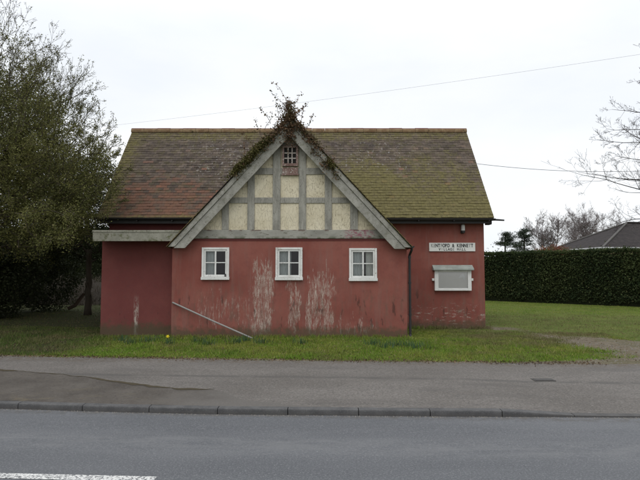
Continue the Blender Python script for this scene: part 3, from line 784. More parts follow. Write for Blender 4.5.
for z in (.75, 1.55, 2.2): MB().tube([(pxx, 14.14, z), (pxx, 14.14, z + .05)], .041, 10).build('collar', BLACK, dp)

# name board, notice board, lamp, pole
def text_mesh(s, size, wx, bold=0):
    cu = bpy.data.curves.new('txt', 'FONT'); cu.body = s; cu.size = size; cu.align_x = 'CENTER'; cu.offset = bold; cu.extrude = .0015
    o = bpy.data.objects.new('txt', cu); COL.objects.link(o)
    dg = bpy.context.evaluated_depsgraph_get(); me = bpy.data.meshes.new_from_object(o.evaluated_get(dg))
    V = [tuple(v.co) for v in me.vertices]; Fc = [list(p.vertices) for p in me.polygons]
    bpy.data.objects.remove(o); bpy.data.curves.remove(cu); bpy.data.meshes.remove(me); return V, Fc
sy = 16.06
p0, p1 = at(429.3, 251.3, sy), at(475.2, 242.8, sy)
sb = thing('name_board', ((p0.x + p1.x) / 2, 16.1, p0.z), 'long white board with two rows of black lettering on the red wall', 'sign')
MB().box(p0.x, p1.x, sy, 16.097, p0.z, p1.z).build('board', SIGNW, sb, bevel=.004)
W = p1.x - p0.x; Hh = p1.z - p0.z
def row(s, u0, u1, zc, size, mat_of, bold, squash):
    n = len(s); mbs = {}
    for i, ch in enumerate(s):
        if ch == ' ': continue
        V, Fc = text_mesh(ch, size, 1, bold); x = p0.x + W * (u0 + (u1 - u0) * (i + .5) / n)
        MB().add([(x + vx * squash, sy - .002 - vz, zc + vy) for vx, vy, vz in V], Fc).build('letter', mat_of(i), sb)
row('KENTFORD & KENNETT', .035, .955, p0.z + Hh * .49, Hh * .56, lambda i: INKF if i in (0, 1, 4, 16) else INK, .005, .72)
row('VILLAGE HALL', .20, .80, p0.z + Hh * .10, Hh * .42, lambda i: INKF if i in (1, 6, 9) else INK, .003, .85)
ny = 15.98
q0, q1 = at(435, 290.7, ny), at(471.4, 270.4, ny)
nb_ = thing('notice_board', ((q0.x + q1.x) / 2, 16.1, q0.z), 'white glazed notice case with grey sloping top fixed to red wall', 'notice board')
m = MB(); t = .105
m.box(q0.x, q0.x + t, ny, 16.097, q0.z, q1.z); m.box(q1.x - t, q1.x, ny, 16.097, q0.z, q1.z)
m.box(q0.x + t, q1.x - t, ny + .001, 16.097, q0.z, q0.z + .07); m.box(q0.x + t, q1.x - t, ny + .001, 16.097, q1.z - .045, q1.z)
m.build('frame', BOARDW, nb_, bevel=.006)
MB().box(q0.x + t, q1.x - t, 16.022, 16.095, q0.z + .07, q1.z - .045).build('backing', PINB, nb_)
build('glass', [(q0.x + t, 15.99, q0.z + .07), (q1.x - t, 15.99, q0.z + .07), (q1.x - t, 15.99, q1.z - .045), (q0.x + t, 15.99, q1.z - .045)], [[0, 1, 2, 3]], GLASSN, nb_)
r0, r1 = at(433.6, 270.3, 15.9), at(472.6, 265.6, 16.05)
m = MB(); V = [(r0.x, 15.89, r0.z), (r1.x, 15.89, r0.z), (r1.x, 16.096, r0.z), (r0.x, 16.096, r0.z), (r0.x, 15.89, r0.z + .045), (r1.x, 15.89, r0.z + .045), (r1.x, 16.096, r1.z + .02), (r0.x, 16.096, r1.z + .02)]
m.add(V, [[3, 2, 1, 0], [0, 1, 5, 4], [4, 5, 6, 7], [1, 2, 6, 5], [0, 4, 7, 3], [2, 3, 7, 6]])
m.build('canopy', PELMET, nb_, bevel=.006)
for px in (433.6, 472.4):
    c = at(px, 279.6, 16.0); MB().box(c.x - .035, c.x + .035, 16.02, 16.096, c.z - .035, c.z + .035).build('lug', BOARDW, nb_, bevel=.006)
a, b = at(458.3, 280.2, 16.05), at(464.6, 273.8, 16.05)
w, h = b.x - a.x, b.z - a.z
V = [(a.x, 16.018, a.z + .3 * h), (a.x + .4 * w, 16.016, a.z + .42 * h), (a.x + .95 * w, 16.016, a.z), (b.x, 16.004, a.z + .55 * h), (a.x + .72 * w, 16.013, b.z), (a.x + .35 * w, 16.018, a.z + .85 * h)]
V2 = [(x, y + .002, z) for x, y, z in V]
o = build('paper_notice', V + V2, [[0, 1, 2, 3, 4, 5], [11, 10, 9, 8, 7, 6]] + [[i, i + 6, (i + 1) % 6 + 6, (i + 1) % 6] for i in range(6)], PAPER, base=(a.x, 16.05, a.z))
tag(o, 'torn scrap of white paper pinned behind the notice case glass', 'paper')
c0 = at(463, 228.5, 16.0)
lamp = thing('wall_lamp', (c0.x, 16.1, c0.z), 'small wall lamp with pale glass and black base under the eave', 'lamp')
MB().box(c0.x - .05, c0.x + .05, 16.06, 16.097, c0.z - .14, c0.z + .12).build('back_plate', BLACK, lamp, bevel=.01)
MB().tube([(c0.x, 16.0, c0.z - .135), (c0.x, 16.0, c0.z - .12), (c0.x, 16.0, c0.z - .07), (c0.x, 16.0, c0.z - .06)], [.03, .058, .06, .055], 16).build('base', BLACK, lamp)
MB().tube([(c0.x, 16.0, c0.z - .0595), (c0.x, 16.0, c0.z + .08), (c0.x, 16.0, c0.z + .115), (c0.x, 16.0, c0.z + .13)], [.056, .058, .045, .012], 16).build('glass_cover', LAMPG, lamp, smooth=False)
m = MB(); m.tube([(-3.72, 14.062, 1.085), (-2.7, 13.93, .645), (-1.64, 13.80, .205)], .021, 12)
tag(m.build('metal_pole', GALV, base=(-1.64, 13.8, .2)), 'thin grey metal tube leaning slantwise against the red gable wall', 'pole')

# ------------------------------------------------------------------ plants
def leaves(C, size, aspect=.6, droop=0.0, seed=0):
    rs = np.random.default_rng(seed); n = len(C); C = np.asarray(C)
    N = rs.normal(size=(n, 3)); N[:, 2] = np.abs(N[:, 2]) + .25; N /= np.linalg.norm(N, axis=1)[:, None]
    T = rs.normal(size=(n, 3)); T[:, 2] -= droop; T -= N * (T * N).sum(1)[:, None]; T /= np.linalg.norm(T, axis=1)[:, None] + 1e-9
    B = np.cross(N, T); s = (size * rs.uniform(.6, 1.3, n))[:, None]
    V = np.empty((n, 4, 3)); V[:, 0] = C - T * s * .5; V[:, 1] = C + B * s * aspect * .5 + N * s * .06; V[:, 2] = C + T * s * .5; V[:, 3] = C - B * s * aspect * .5 + N * s * .06
    return V.reshape(-1, 3), np.arange(4 * n).reshape(n, 4), rs.random(n)
def limbs(nodes, par, rad, k=4):
    """tapered tubes from each node to its parent"""
    idx = np.nonzero(par >= 0)[0]; A = nodes[par[idx]]; B = nodes[idx]; ra = np.minimum(rad[par[idx]], rad[idx] * 1.5); rb = rad[idx]
    D = B - A; L = np.linalg.norm(D, axis=1)[:, None] + 1e-9; D = D / L
    ref = np.where(np.abs(D[:, 2:3]) < .9, np.array([[0, 0, 1.0]]), np.array([[1.0, 0, 0]]))
    U = np.cross(D, ref); U /= np.linalg.norm(U, axis=1)[:, None]; W_ = np.cross(D, U)
    n = len(idx); V = np.empty((n, 2 * k, 3))
    for j in range(k):
        t = 2 * math.pi * j / k; o = U * math.cos(t) + W_ * math.sin(t)
        V[:, j] = A + o * ra[:, None]; V[:, k + j] = B + D * (rb[:, None] * .3) + o * rb[:, None]
    base = (np.arange(n) * 2 * k)[:, None, None]
    q = np.array([[j, (j + 1) % k, k + (j + 1) % k, k + j] for j in range(k)])[None]
    return V.reshape(-1, 3), (base + q).reshape(-1, 4)
def grow(stem, pts, up=.5, seg=.5, tip=.004, gam=2.4, wob=.08, seed=0, order_from=None):
    """join scattered crown points to the nearest wood already there, inner points first"""
    rs = np.random.default_rng(seed); cap = len(stem) + len(pts) * 14
    N = np.zeros((cap, 3)); par = np.full(cap, -1); n = len(stem); N[:n] = stem; par[1:n] = np.arange(n - 1)
    o = np.array(order_from if order_from is not None else stem[-1]); pts = np.asarray(pts); pts = pts[np.argsort(np.linalg.norm(pts - o, axis=1))]
    for p in pts:
        d = p - N[:n]; c = np.linalg.norm(d, axis=1) + up * np.maximum(0, -d[:, 2]) * 1.5
        i = int(np.argmin(c)); a = N[i].copy(); L = np.linalg.norm(p - a)
        ns = max(1, min(12, int(L / seg)))
        for j in range(1, ns + 1):
            if n >= cap: break
            t = j / ns; q = a + (p - a) * t
            q = q + (rs.normal(0, wob * min(L, 1.2) * .5, 3) if j < ns else 0) + np.array([0, 0, .12 * L * up * math.sin(math.pi * t)])
            N[n] = q; par[n] = i if j == 1 else n - 1; n += 1
    N = N[:n]; par = par[:n]; acc = np.zeros(n); rad = np.zeros(n)
    for i in range(n - 1, -1, -1):
        rad[i] = max(tip, acc[i] ** (1 / gam)) if acc[i] else tip
        if par[i] >= 0: acc[par[i]] += rad[i] ** gam
    ch = np.zeros(n, bool); ch[par[par >= 0]] = True
    return N, par, rad, ~ch
def in_ell(n, ells, seed, shell=0.0, keep=None):
    rs = np.random.default_rng(seed); vol = np.array([e[3] * e[4] * e[5] * (e[6] if len(e) > 6 else 1) for e in ells]); vol = vol / vol.sum(); out = []
    while len(out) < n:
        e = ells[rs.choice(len(ells), p=vol)]; v = rs.normal(size=3); v /= np.linalg.norm(v); r = rs.random() ** (1 / 3)
        if shell: r = max(r, 1 - (1 - r) * (1 - shell)) 
        p = np.array(e[:3]) + v * r * np.array(e[3:6])
        if p[2] < .35 or (keep and not keep(p)): continue
        out.append(p)
    return np.array(out)
def stemline(x, y, z0, z1, n=6, lean=(0, 0), wob=.06, seed=0):
    rs = np.random.default_rng(seed)
    return [(x + lean[0] * i / n + rs.normal(0, wob) * (i > 0), y + lean[1] * i / n + rs.normal(0, wob) * (i > 0), z0 + (z1 - z0) * i / n) for i in range(n + 1)]
def gzz(x, y): return ground_z(max(-40, min(40, x)), y)
def tree(name, label, cat, x, y, stem_top, ells, npts, nleaf, lsize, lmat, bark, seed, up=.4, tip=.005, gam=2.4, spread=.16, keep=None, group=None, lean=(0, 0), seg=.5, k=4, droop=.4, upper_thin=None, wob=.08, order_from=None):
    z0 = gzz(x, y) - .05
    t = thing(name, (x, y, z0), label, cat, group)
    pts = in_ell(npts, ells, seed, 0, keep)
    N, par, rad, tips = grow(stemline(x, y, z0, stem_top, lean=lean, seed=seed), pts, up, seg, tip, gam, wob=wob, seed=seed, order_from=order_from)
    trunk_n = 7
    big = rad > np.max(rad) * .28
    big[:trunk_n] = True
    V, Fc = limbs(N, par, rad, k)
    ncol = Fc.shape[0] // k; edge_idx = np.nonzero(par >= 0)[0]
    bm = np.repeat(big[edge_idx], k)
    build('trunk', V, Fc[bm], bark, t, smooth=True)
    build('branches' if nleaf else 'crown', V, Fc[~bm], bark, t, smooth=True)
    if nleaf:
        rs = np.random.default_rng(seed + 5); cand = np.nonzero(rad < tip * 4)[0]
        if upper_thin:
            w = np.interp(N[cand, 2], upper_thin[0], upper_thin[1]); w /= w.sum(); ii = rs.choice(cand, nleaf, p=w)
        else: ii = rs.choice(cand, nleaf)
        # along the twig towards its parent
        tt = rs.random(nleaf)[:, None]; pp = np.maximum(par[ii], 0)
        C = N[ii] * (1 - tt) + N[pp] * tt + rs.normal(0, 1, (nleaf, 3)) * spread * np.array([1, 1, .8])
        if keep: C = C[[bool(keep(c)) for c in C]]
        V, Fc, rn = leaves(C, lsize, .6, droop, seed)
        build('crown', V, Fc, lmat, t, rnd=rn)
    return t
def not_hall(p):
    x, y, z = p
    if x > -5.95 and y > 13.75 and z < 3.1: return False
    if x > -6.5 and y > 15.6 and z < 3.45 + max(0, (y - 15.6)) * 1.14 and z < 7: return False
    return x < -5.3 - .3 * max(0, z - 5.2)
# the big small-leaved tree overhanging the left end of the hall
dt = tree('dark_tree', 'dark shaded tree with thin trunk in the gap left of the hall', 'tree', -8.4, 20.2, 2.6,
     [(-8.6, 21.0, 4.2, 2.4, 1.8, 2.0)], 900, 26000, .08, L_SHRUB, BARK, 12, spread=.16, keep=not_hall, wob=.05)
m = MB(); m.tube(stemline(-8.4, 20.2, gzz(-8.4, 20.2) - .05, 2.7, 8, wob=.025, seed=5), [.15, .125, .115, .11, .105, .10, .10, .095, .09], 10); m.build('lower_trunk', BARK, dt, smooth=True)
tree('dark_tree', 'tall dark tree behind the leafy tree at the far left', 'tree', -14.0, 21.5, 3.0,
     [(-13.3, 21.5, 5.6, 4.3, 2.4, 4.3), (-11.2, 21.0, 4.2, 2.6, 1.8, 2.4)], 1900, 75000, .085, L_BACK, BARK, 13, spread=.17, keep=not_hall)
def shrub(name, label, cat, x, y, rx, ry, h, nleaf, lsize, mat, seed, group=None):
    z0 = gzz(x, y); t = thing(name, (x, y, z0), label, cat, group)
    pts = in_ell(int(nleaf / 60) + 60, [(x, y, z0 + h * .5, rx, ry, h * .52)], seed)
    N, par, rad, tips = grow(stemline(x, y, z0 - .05, z0 + .4, n=3, seed=seed), pts, .4, .3, .004, 2.4, seed=seed)
    V, Fc = limbs(N, par, rad, 4); build('stems', V, Fc, BARK, t)
    rs = np.random.default_rng(seed); ii = rs.integers(0, len(N), nleaf)
    C = N[ii] + rs.normal(0, .13, (nleaf, 3)); C = C[C[:, 2] > z0]
    V, Fc, rn = leaves(C, lsize, .6, .3, seed); build('foliage', V, Fc, mat, t, rnd=rn)
    return t
for i, (x, y, rx, ry, h, lab) in enumerate(((-10.95, 18.9, 1.55, 1.3, 2.9, 'dark drooping bush close left of the shaded gap beside the hall'), (-12.4, 18.8, 2.2, 1.5, 3.3, 'dense dark evergreen bush under the big leafy tree, at the left edge'), (-10.9, 22.0, 1.5, 1.3, 3.0, 'dark rounded bush in the shade left of the thin trunk'),
                                            (-15.5, 26.5, 2.6, 1.6, 3.6, 'large dark bush furthest left behind the trees'), (-7.4, 25.5, 1.6, 1.2, 2.6, 'dark bush at the back of the gap beside the hall'))):
    shrub('evergreen_bush', lab, 'bush', x, y, rx, ry, h, 16000, .085, L_SHRUB, 30 + i, 'bushes under the trees on the left')
# grey-brown bank of dead growth closing the gap, and a boundary hedge behind
V = []; X = np.arange(-24, -3.9, .3)
for x in X:
    for j, (y, z) in enumerate(((26.2, 0), (26.9, .55), (27.7, .95), (28.6, 1.1), (30, .9), (31.5, .1))):
        V.append((x, y + .3 * nz(x, j, .5), gzz(x, y) - .03 + z * (1 + .3 * nz(x, j, .9, 2))))
Fc = [[i * 6 + j, (i + 1) * 6 + j, (i + 1) * 6 + j + 1, i * 6 + j + 1] for i in range(len(X) - 1) for j in range(5)]
tag(build('bank', V, Fc, material('dead_grass', lambda g: (g.mix(g.noise(9, 5, .7), (.032, .027, .022), (.06, .052, .043)), g.bump(g.noise(20, 5), .9, .05)), 1, .05), smooth=True), kind='structure')  # bank colour lowered to carry the shade under the trees
pts = []
for _ in range(5200):
    x = random.uniform(-20, -4.2); j = random.random(); y = 25.6 + 3.2 * j
    pts.append((x, y, gzz(x, y) - .08 + 1.15 * min(1, max(0, (j * 3.2 - .6) / 2.2)) ** .8))
P_BANK = pts
def hedge(name, label, a, b, thick, h, n, lsize, mat, seed):
    a = np.array(a, float); b = np.array(b, float); L = np.linalg.norm(b - a); u = (b - a) / L; nrm = np.array([u[1], -u[0]])
    if nrm[1] > 0: nrm = -nrm
    t = thing(name, ((a[0] + b[0]) / 2, (a[1] + b[1]) / 2, .3), label, 'hedge')
    # solid dark core with an uneven surface, added to block light through the leaves
    V = []; ks = int(L / .35)
    prof = [(0, 0), (0, .35), (0, .7), (0, .93), (.12, 1), (.5, 1.01), (.88, 1), (1, .93), (1, .5), (1, 0)]
    for i in range(ks + 1):
        c = a + u * L * i / ks; z0 = gzz(c[0], c[1])
        for j, (w, zz) in enumerate(prof):
            q = c - nrm * (.14 + w * (thick - .28)) + nrm * .07 * nz(i * .35, j * .8, 1.1, seed)
            V.append((q[0], q[1], z0 - .02 + zz * (h - .14 + .05 * nz(i * .35, 0, .8, seed))))
    m_ = len(prof); Fc = [[i * m_ + j, (i + 1) * m_ + j, (i + 1) * m_ + j + 1, i * m_ + j + 1] for i in range(ks) for j in range(m_ - 1)] + [list(range(m_)), [ks * m_ + j for j in range(m_)][::-1]]
    build('blocking_core', V, Fc, CORE, t)
    rs = np.random.default_rng(seed); s = rs.random(n) * L; f = rs.random(n); C = np.empty((n, 3))
    bul = np.array([.16 * nz(si, fi * 4, 1.0, seed) + .07 * nz(si * 3, fi * 9, 1.0, seed + 2) for si, fi in zip(s, f)])
    front = f < .62
    z0 = np.array([gzz(*(a + u * si)) for si in s])
    topz = h + np.array([.10 * nz(si, 0, .5, seed + 4) + .05 * nz(si, 0, 2.2, seed + 6) for si in s]) + rs.normal(0, .03, n)
    fz = np.where(front, rs.random(n) ** .9 * topz, topz + bul * .5 - np.abs(rs.normal(0, .05, n)))
    dep = np.where(front, .02 - bul + np.abs(rs.normal(0, .05, n)) + np.clip((fz - h + .25), 0, .25) * .5 + np.clip(.3 - fz, 0, .3) * .6, rs.random(n) * thick)
    fz = fz + np.where((rs.random(n) < .05) & (fz > h - .35), rs.exponential(.09, n), 0)
    C[:, :2] = a + u * s[:, None] - nrm * dep[:, None]; C[:, 2] = z0 + fz + .03
    V, Fc, rn = leaves(C, lsize, .55, .2, seed); build('foliage', V, Fc, mat, t, rnd=rn)
    return t
hedge('field_hedge', 'tall rough dark hedge closing the view behind the shaded left gap', (-40, 35.0), (1.0, 34.0), 1.6, 4.2, 42000, .15, L_SHRUB, 8)
hedge('clipped_hedge', 'long tall dark green clipped hedge behind the lawn on the right', (5.0, 35.5), (18.0, 21.8), 1.3, 2.62, 60000, .105, L_HEDGE, 3)
# bungalow beyond the hedge
bg = thing('bungalow', (23, 44, .5), 'low bungalow with dark hipped tiled roof behind the hedge', 'house')
ca, cb = np.array((20.4, 40.0)), np.array((19.15, 46.9)); u = (ca - cb) / np.linalg.norm(ca - cb); w = np.array((-u[1], u[0]))
w = w if w[0] > 0 else -w
EZb, RZb = 3.72, 5.86; LW = 13; hp = 4.9
mid = (ca + cb) / 2; r0 = mid + w * hp; r1 = mid + w * (LW - 2.5)
cc, cd = ca + w * LW, cb + w * LW
V = [(*ca, EZb), (*cc, EZb), (*cd, EZb), (*cb, EZb), (*r0, RZb), (*r1, RZb)]
V2 = [(x, y, z - .12) for x, y, z in V[:4]]
build('roof', V + V2, [[0, 1, 5, 4], [1, 2, 5], [2, 3, 4, 5], [3, 0, 4], [9, 8, 7, 6], [0, 6, 7, 1], [1, 7, 8, 2], [2, 8, 9, 3], [3, 9, 6, 0]], BTILE, bg)
m = MB(); m.tube([(*ca, EZb + .03), (*r0, RZb + .05)], .075, 6); m.tube([(*cb, EZb + .03), (*r0, RZb + .05)], .075, 6); m.build('hip_tiles', MORTAR, bg)
m = MB(); m.tube([(*r0, RZb + .05), (*r1, RZb + .05)], .09, 6); m.build('ridge', BTILE, bg)
m = MB(); off = -u * -.0
m.tube([(*(ca + u * .07 - w * .05), EZb - .05), (*(cc + u * .07), EZb - .05)], .075, 8); m.tube([(*(ca - w * .07), EZb - .05), (*(cb - w * .07), EZb - .05)], .075, 8); m.build('gutter', PVC, bg)
ia, ib, ic, idd = ca - u * .45 + w * .45, cb + u * .45 + w * .45, cd + u * .45 - w * .45, cc - u * .45 - w * .45
V = [(*p, z) for z in (.3, EZb - .12) for p in (ia, ib, ic, idd)]
build('wall', V, [[0, 1, 5, 4], [1, 2, 6, 5], [2, 3, 7, 6], [3, 0, 4, 7]], BRICK, bg)
# trees beyond
def pine(label, x, y, h, w_, seed):
    z0 = gzz(x, y); t = thing('pine_tree', (x, y, z0), label, 'tree', 'dark pines beyond the hedge'); rs = np.random.default_rng(seed)
    MB().tube(stemline(x, y, z0, z0 + h * .95, 6, wob=.05, seed=seed), [.16, .14, .12, .1, .08, .05, .03], 8).build('trunk', BARK, t)
    C = []
    twm = MB()
    for _ in range(34):
        fz = rs.uniform(.45, 1.0); reach = w_ * (1.25 - .95 * max(0, (fz - .5) / .5)) * rs.uniform(.45, 1.2); a_ = rs.random() * 6.28
        q0 = np.array((x, y, z0 + h * fz * .93)); q1 = q0 + np.array((reach * math.cos(a_), reach * math.sin(a_), rs.uniform(-.05, .3)))
        twm.tube([q0, q1], [.03, .012], 4)
        for t_ in (.55, .8, 1.0):
            C.append(q0 + (q1 - q0) * t_ + np.array((0, 0, .08)) + rs.normal(size=(60, 3)) * np.array((.22, .22, .075)))
    twm.build('branches', BARK, t)
    V, Fc, rn = leaves(np.concatenate(C), .16, .3, -.3, seed); build('crown', V, Fc, L_PINE, t, rnd=rn)
a = at(505.5, 240, 52); pine('dark bushy pine tree, left of two, beyond hedge beside the hall', a.x, 52, gz_(232.5, 52) - .35, 1.45, 41)
a = at(524, 240, 53); pine('dark pine tree, right and narrower of two, beyond the hedge', a.x, 53, gz_(230.5, 53) - .35, 1.2, 42)
a = at(554, 248, 38); zt = gz_(245.3, 38)
t = thing('red_shrub', (a.x, 38, gzz(a.x, 38)), 'rusty red shrub showing just above the hedge top', 'shrub')
pts = in_ell(260, [(a.x - .35, 38, zt - .7, 1.1, .6, .65), (a.x + .45, 38, zt - .62, .75, .5, .62)], 51); N, par, rad, tips = grow(stemline(a.x, 38, gzz(a.x, 38), 2.4, seed=2), pts, .4, .35, .005, seed=3)
V, Fc = limbs(N, par, rad); build('stems', V, Fc, BARKB, t)
rs = np.random.default_rng(9); ii = rs.choice(np.nonzero(N[:, 2] > 2.2)[0], 6000); V, Fc, rn = leaves(N[ii] + rs.normal(0, .1, (6000, 3)), .09, .6, 0, 8); build('foliage', V, Fc, L_RED, t, rnd=rn)
def branching(spec, seed):
    """spec: starting shoots (point, direction, length, radius, level); returns nodes, parents, radii"""
    rs = np.random.default_rng(seed); N = []; par = []; rad = []
    def shoot(p, d, L, r, lv, parent, o):
        nseg = max(3, int(o['seg'][lv])); p = np.array(p, float); d = np.array(d, float); d /= np.linalg.norm(d); ids = []
        for j in range(nseg + 1):
            if j:
                d = d + rs.normal(0, o['wob'][lv], 3) + np.array((0, 0, o['lift'][lv])) / nseg; d /= np.linalg.norm(d); p = p + d * L / nseg
            N.append(p.copy()); par.append(parent); rad.append(max(o['tip'], r * (1 - .8 * j / nseg))); parent = len(N) - 1; ids.append((parent, p.copy(), d.copy()))
        if lv + 1 >= len(o['n']): return
        for _ in range(rs.poisson(o['n'][lv]) if lv else o['n'][lv]):
            t = rs.uniform(o['from'][lv], 1.0); i = min(nseg, int(t * nseg) + (rs.random() < (t * nseg) % 1)); pid, q, dd = ids[i]
            side = rs.normal(size=3) * o.get('flat', np.ones(3)); side -= dd * side.dot(dd); side /= np.linalg.norm(side) + 1e-9
            ang = R(rs.normal(o['ang'][lv], 9)); nd = dd * math.cos(ang) + side * math.sin(ang)
            shoot(q, nd, L * o['len'][lv] * rs.uniform(.55, 1.25) * (1.15 - .6 * t), max(o['tip'], rad[pid] * .62), lv + 1, pid, o)
    for p, d, L, r, lv, o in spec: shoot(p, d, L, r, lv, -1, o)
    return np.array(N), np.array(par), np.array(rad)
def twig_tree(label, x, y, spec, seed, mat, trunk_r, group=None, name='bare_tree', k=3):
    z0 = gzz(x, y); t = thing(name, (x, y, z0), label, 'tree', group); N, par, rad = branching(spec, seed)
    V, Fc = limbs(N, par, rad, k); big = np.repeat(rad[np.nonzero(par >= 0)[0]] > trunk_r, k)
    build('trunk', V, Fc[big], mat, t, smooth=True); build('crown', V, Fc[~big], mat, t, smooth=True); return t
def bare_tree(label, px, Y, top_py, wide, seed):
    c = at(px, 250, Y); h = (gz_(top_py + 4, Y) - gzz(c.x, Y)) * .86
    o = dict(n=[34, 13, 7, 0], seg=[9, 5, 4, 3], wob=[.05, .07, .1, .12], lift=[.2, .45, .35, .25], len=[.40 * wide, .42, .48], ang=[46, 38, 40], tip=.0065)
    o['from'] = [.22, .2, .15]
    spec = [((c.x, Y, gzz(c.x, Y) - .05), (rs.normal(0, .05), 0, 1), h * .97, .11, 0, o)]
    if wide > 1: spec.append(((c.x + .1, Y, gzz(c.x, Y) + .3), (.22 if seed % 2 else -.22, .1, 1), h * .9, .08, 0, o))
    twig_tree(label, c.x, Y, spec, seed, BARKB, .055, 'bare winter trees beyond the hedge')
bare_tree('slender bare winter tree, leftmost of the row beyond the hedge', 540, 62, 212, .85, 61)
bare_tree('bare twiggy winter tree second from the left, above the red shrub', 555, 60, 205, 1.05, 62)
bare_tree('bare twiggy winter tree in the middle of the row, just right of the red shrub', 571, 64, 207, 1.15, 63)
bare_tree('bare winter tree standing just left above the bungalow roof slope', 590, 66, 203, 1.2, 64)
bare_tree('bare winter tree rising behind the bungalow ridge, rightmost of the row', 610, 68, 205, 1.1, 65)
tx, ty = 17.2, 26.0
o0 = dict(n=[0], seg=[8], wob=[.03], lift=[0], tip=.1); o0['from'] = [.5]
ob = dict(n=[12, 6, 3, 0], seg=[10, 6, 4, 3], wob=[.07, .10, .12, .14], lift=[.12, .35, .3, .2], len=[.34, .45, .5], ang=[44, 42, 42], tip=.0036, flat=np.array((1, 1, 1.25)))
ob['from'] = [.18, .2, .2]
spec = [((tx, ty, gzz(tx, ty) - .1), (0, 0, 1), 12, .24, 0, o0)]
for py, L, dx, dy, dz in ((191, 7.3, -1, -.10, .02), (176, 5.6, -1, .25, .22), (160, 4.8, -1, -.3, .12), (141, 4.6, -1, .1, .12), (124, 4.2, -1, -.2, .16), (106, 3.6, -1, .15, .25), (212, 4.3, -1, .1, .05), (200, 4.4, -1, -.5, .1), (150, 4.5, .8, .6, .3), (120, 4.2, .9, -.5, .4), (180, 4.8, .6, 1, .2), (90, 3.5, -.3, .3, .9), (80, 3.5, .4, -.3, .9)):
    spec.append(((tx, ty, gz_(py, ty) - .35), (dx, dy, dz), L * .84, .034, 0, ob))
for k_ in range(9):
    a_ = k_ * 2.4; spec.append(((tx, ty, gzz(tx, ty) + 6.5 + k_ * .58), (math.cos(a_), math.sin(a_), .35 + k_ * .09), 3.6 - k_ * .17, .036, 0, ob))
twig_tree('bare grey tree reaching thin branches in from the right edge', tx, ty, spec, 71, BARKR, .09, name='overhanging_tree', k=4)

# the big small-leaved tree overhanging the left end of the hall
lx, ly_ = -10.2, 15.4; z0 = gzz(lx, ly_) - .05
lt = thing('leafy_tree', (lx, ly_, z0), 'large olive green small-leaved tree overhanging the left end of the roof', 'tree')
LE = [(-10.9, 15.6, 6.2, 3.4, 2.9, 3.6, 1.2), (-8.9, 15.4, 6.4, 1.9, 1.6, 1.7, 1.3), (-8.2, 14.9, 4.8, 2.35, 1.8, 2.0, 2.2), (-8.9, 15.1, 3.5, 2.9, 2.0, 1.5, 1.9), (-12.4, 14.6, 4.2, 3.5, 2.6, 3.3), (-6.35, 13.2, 3.0, .75, .5, .8, 4.0), (-6.1, 14.6, 4.2, .9, 1.1, 1.1, 2.5), (-6.6, 15.1, 3.3, .9, .6, .8, 2.5)]
N, par, rad, tips = grow(stemline(lx, ly_, z0, 3.4, lean=(.4, 0), seed=11), in_ell(5200, LE, 11, 0, not_hall), .35, .5, .005, 2.4, .08, seed=11)
rs = np.random.default_rng(12)
# fine upright shoots all over the outside of the crown
ot = dict(n=[7, 3, 0], seg=[7, 4, 3], wob=[.08, .12, .14], lift=[.35, .3, .2], len=[.42, .45], ang=[34, 38], tip=.0035); ot['from'] = [.25, .2]
cand = [i for i in range(len(N)) if tips[i] and N[i, 2] > 3.6 and N[i, 1] < 17.5]
cand = rs.choice(cand, 860, replace=False); spec = []
for i in cand:
    p = N[i]; d = np.array(((p[0] + 9.6) * .30, (p[1] - 15.3) * .25, 1.0 if p[2] > 5 else .35)) + rs.normal(0, .3, 3)
    spec.append((p, d, rs.uniform(.6, 1.45) * (1.1 if p[2] > 6 else .75), .010, 0, ot))
N2, par2, rad2 = branching(spec, 14)
big = rad > .045; big[:7] = True
V, Fc = limbs(N, par, rad, 4); bm = np.repeat(big[np.nonzero(par >= 0)[0]], 4)
build('trunk', V, Fc[bm], BARK, lt, smooth=True)
V2, F2 = limbs(N2, par2, rad2, 3)
ok2 = np.array([not_hall(p) for p in N2])[np.nonzero(par2 >= 0)[0]]
build('branches', np.concatenate([V, V2]), Fc[~bm].tolist() + (F2[np.repeat(ok2, 3)] + len(V)).tolist(), BARK, lt, smooth=True)
def twig_pts(N, par, idx, n, w, spread):
    ii = rs.choice(idx, n, p=w / w.sum()); tt = rs.random(n)[:, None]; pp = np.maximum(par[ii], 0)
    return N[ii] * (1 - tt) + N[pp] * tt + rs.normal(0, 1, (n, 3)) * spread
idx = np.nonzero(rad < .02)[0]
C1 = twig_pts(N, par, idx, 205000, np.interp(N[idx, 2], [1.5, 5.2, 7.0, 9.5], [1.1, 1, .85, .45]), .10)
idx2 = np.nonzero(par2 >= 0)[0]
C2 = twig_pts(N2, par2, idx2, 120000, np.interp(N2[idx2, 2], [3, 5.6, 6.8, 9], [1.2, 1, .60, .32]), .03)
C1 = C1[[not_hall(c) for c in C1]]; C2 = C2[[not_hall(c) for c in C2]]
Va, Fa, ra = leaves(C1, .050, .6, .4, 1); Vb, Fb, rb = leaves(C2, .040, .6, .4, 2)
build('crown', np.concatenate([Va, Vb]), np.concatenate([Fa, Fb + len(Va)]), L_TREE, lt, rnd=np.concatenate([ra, rb]))

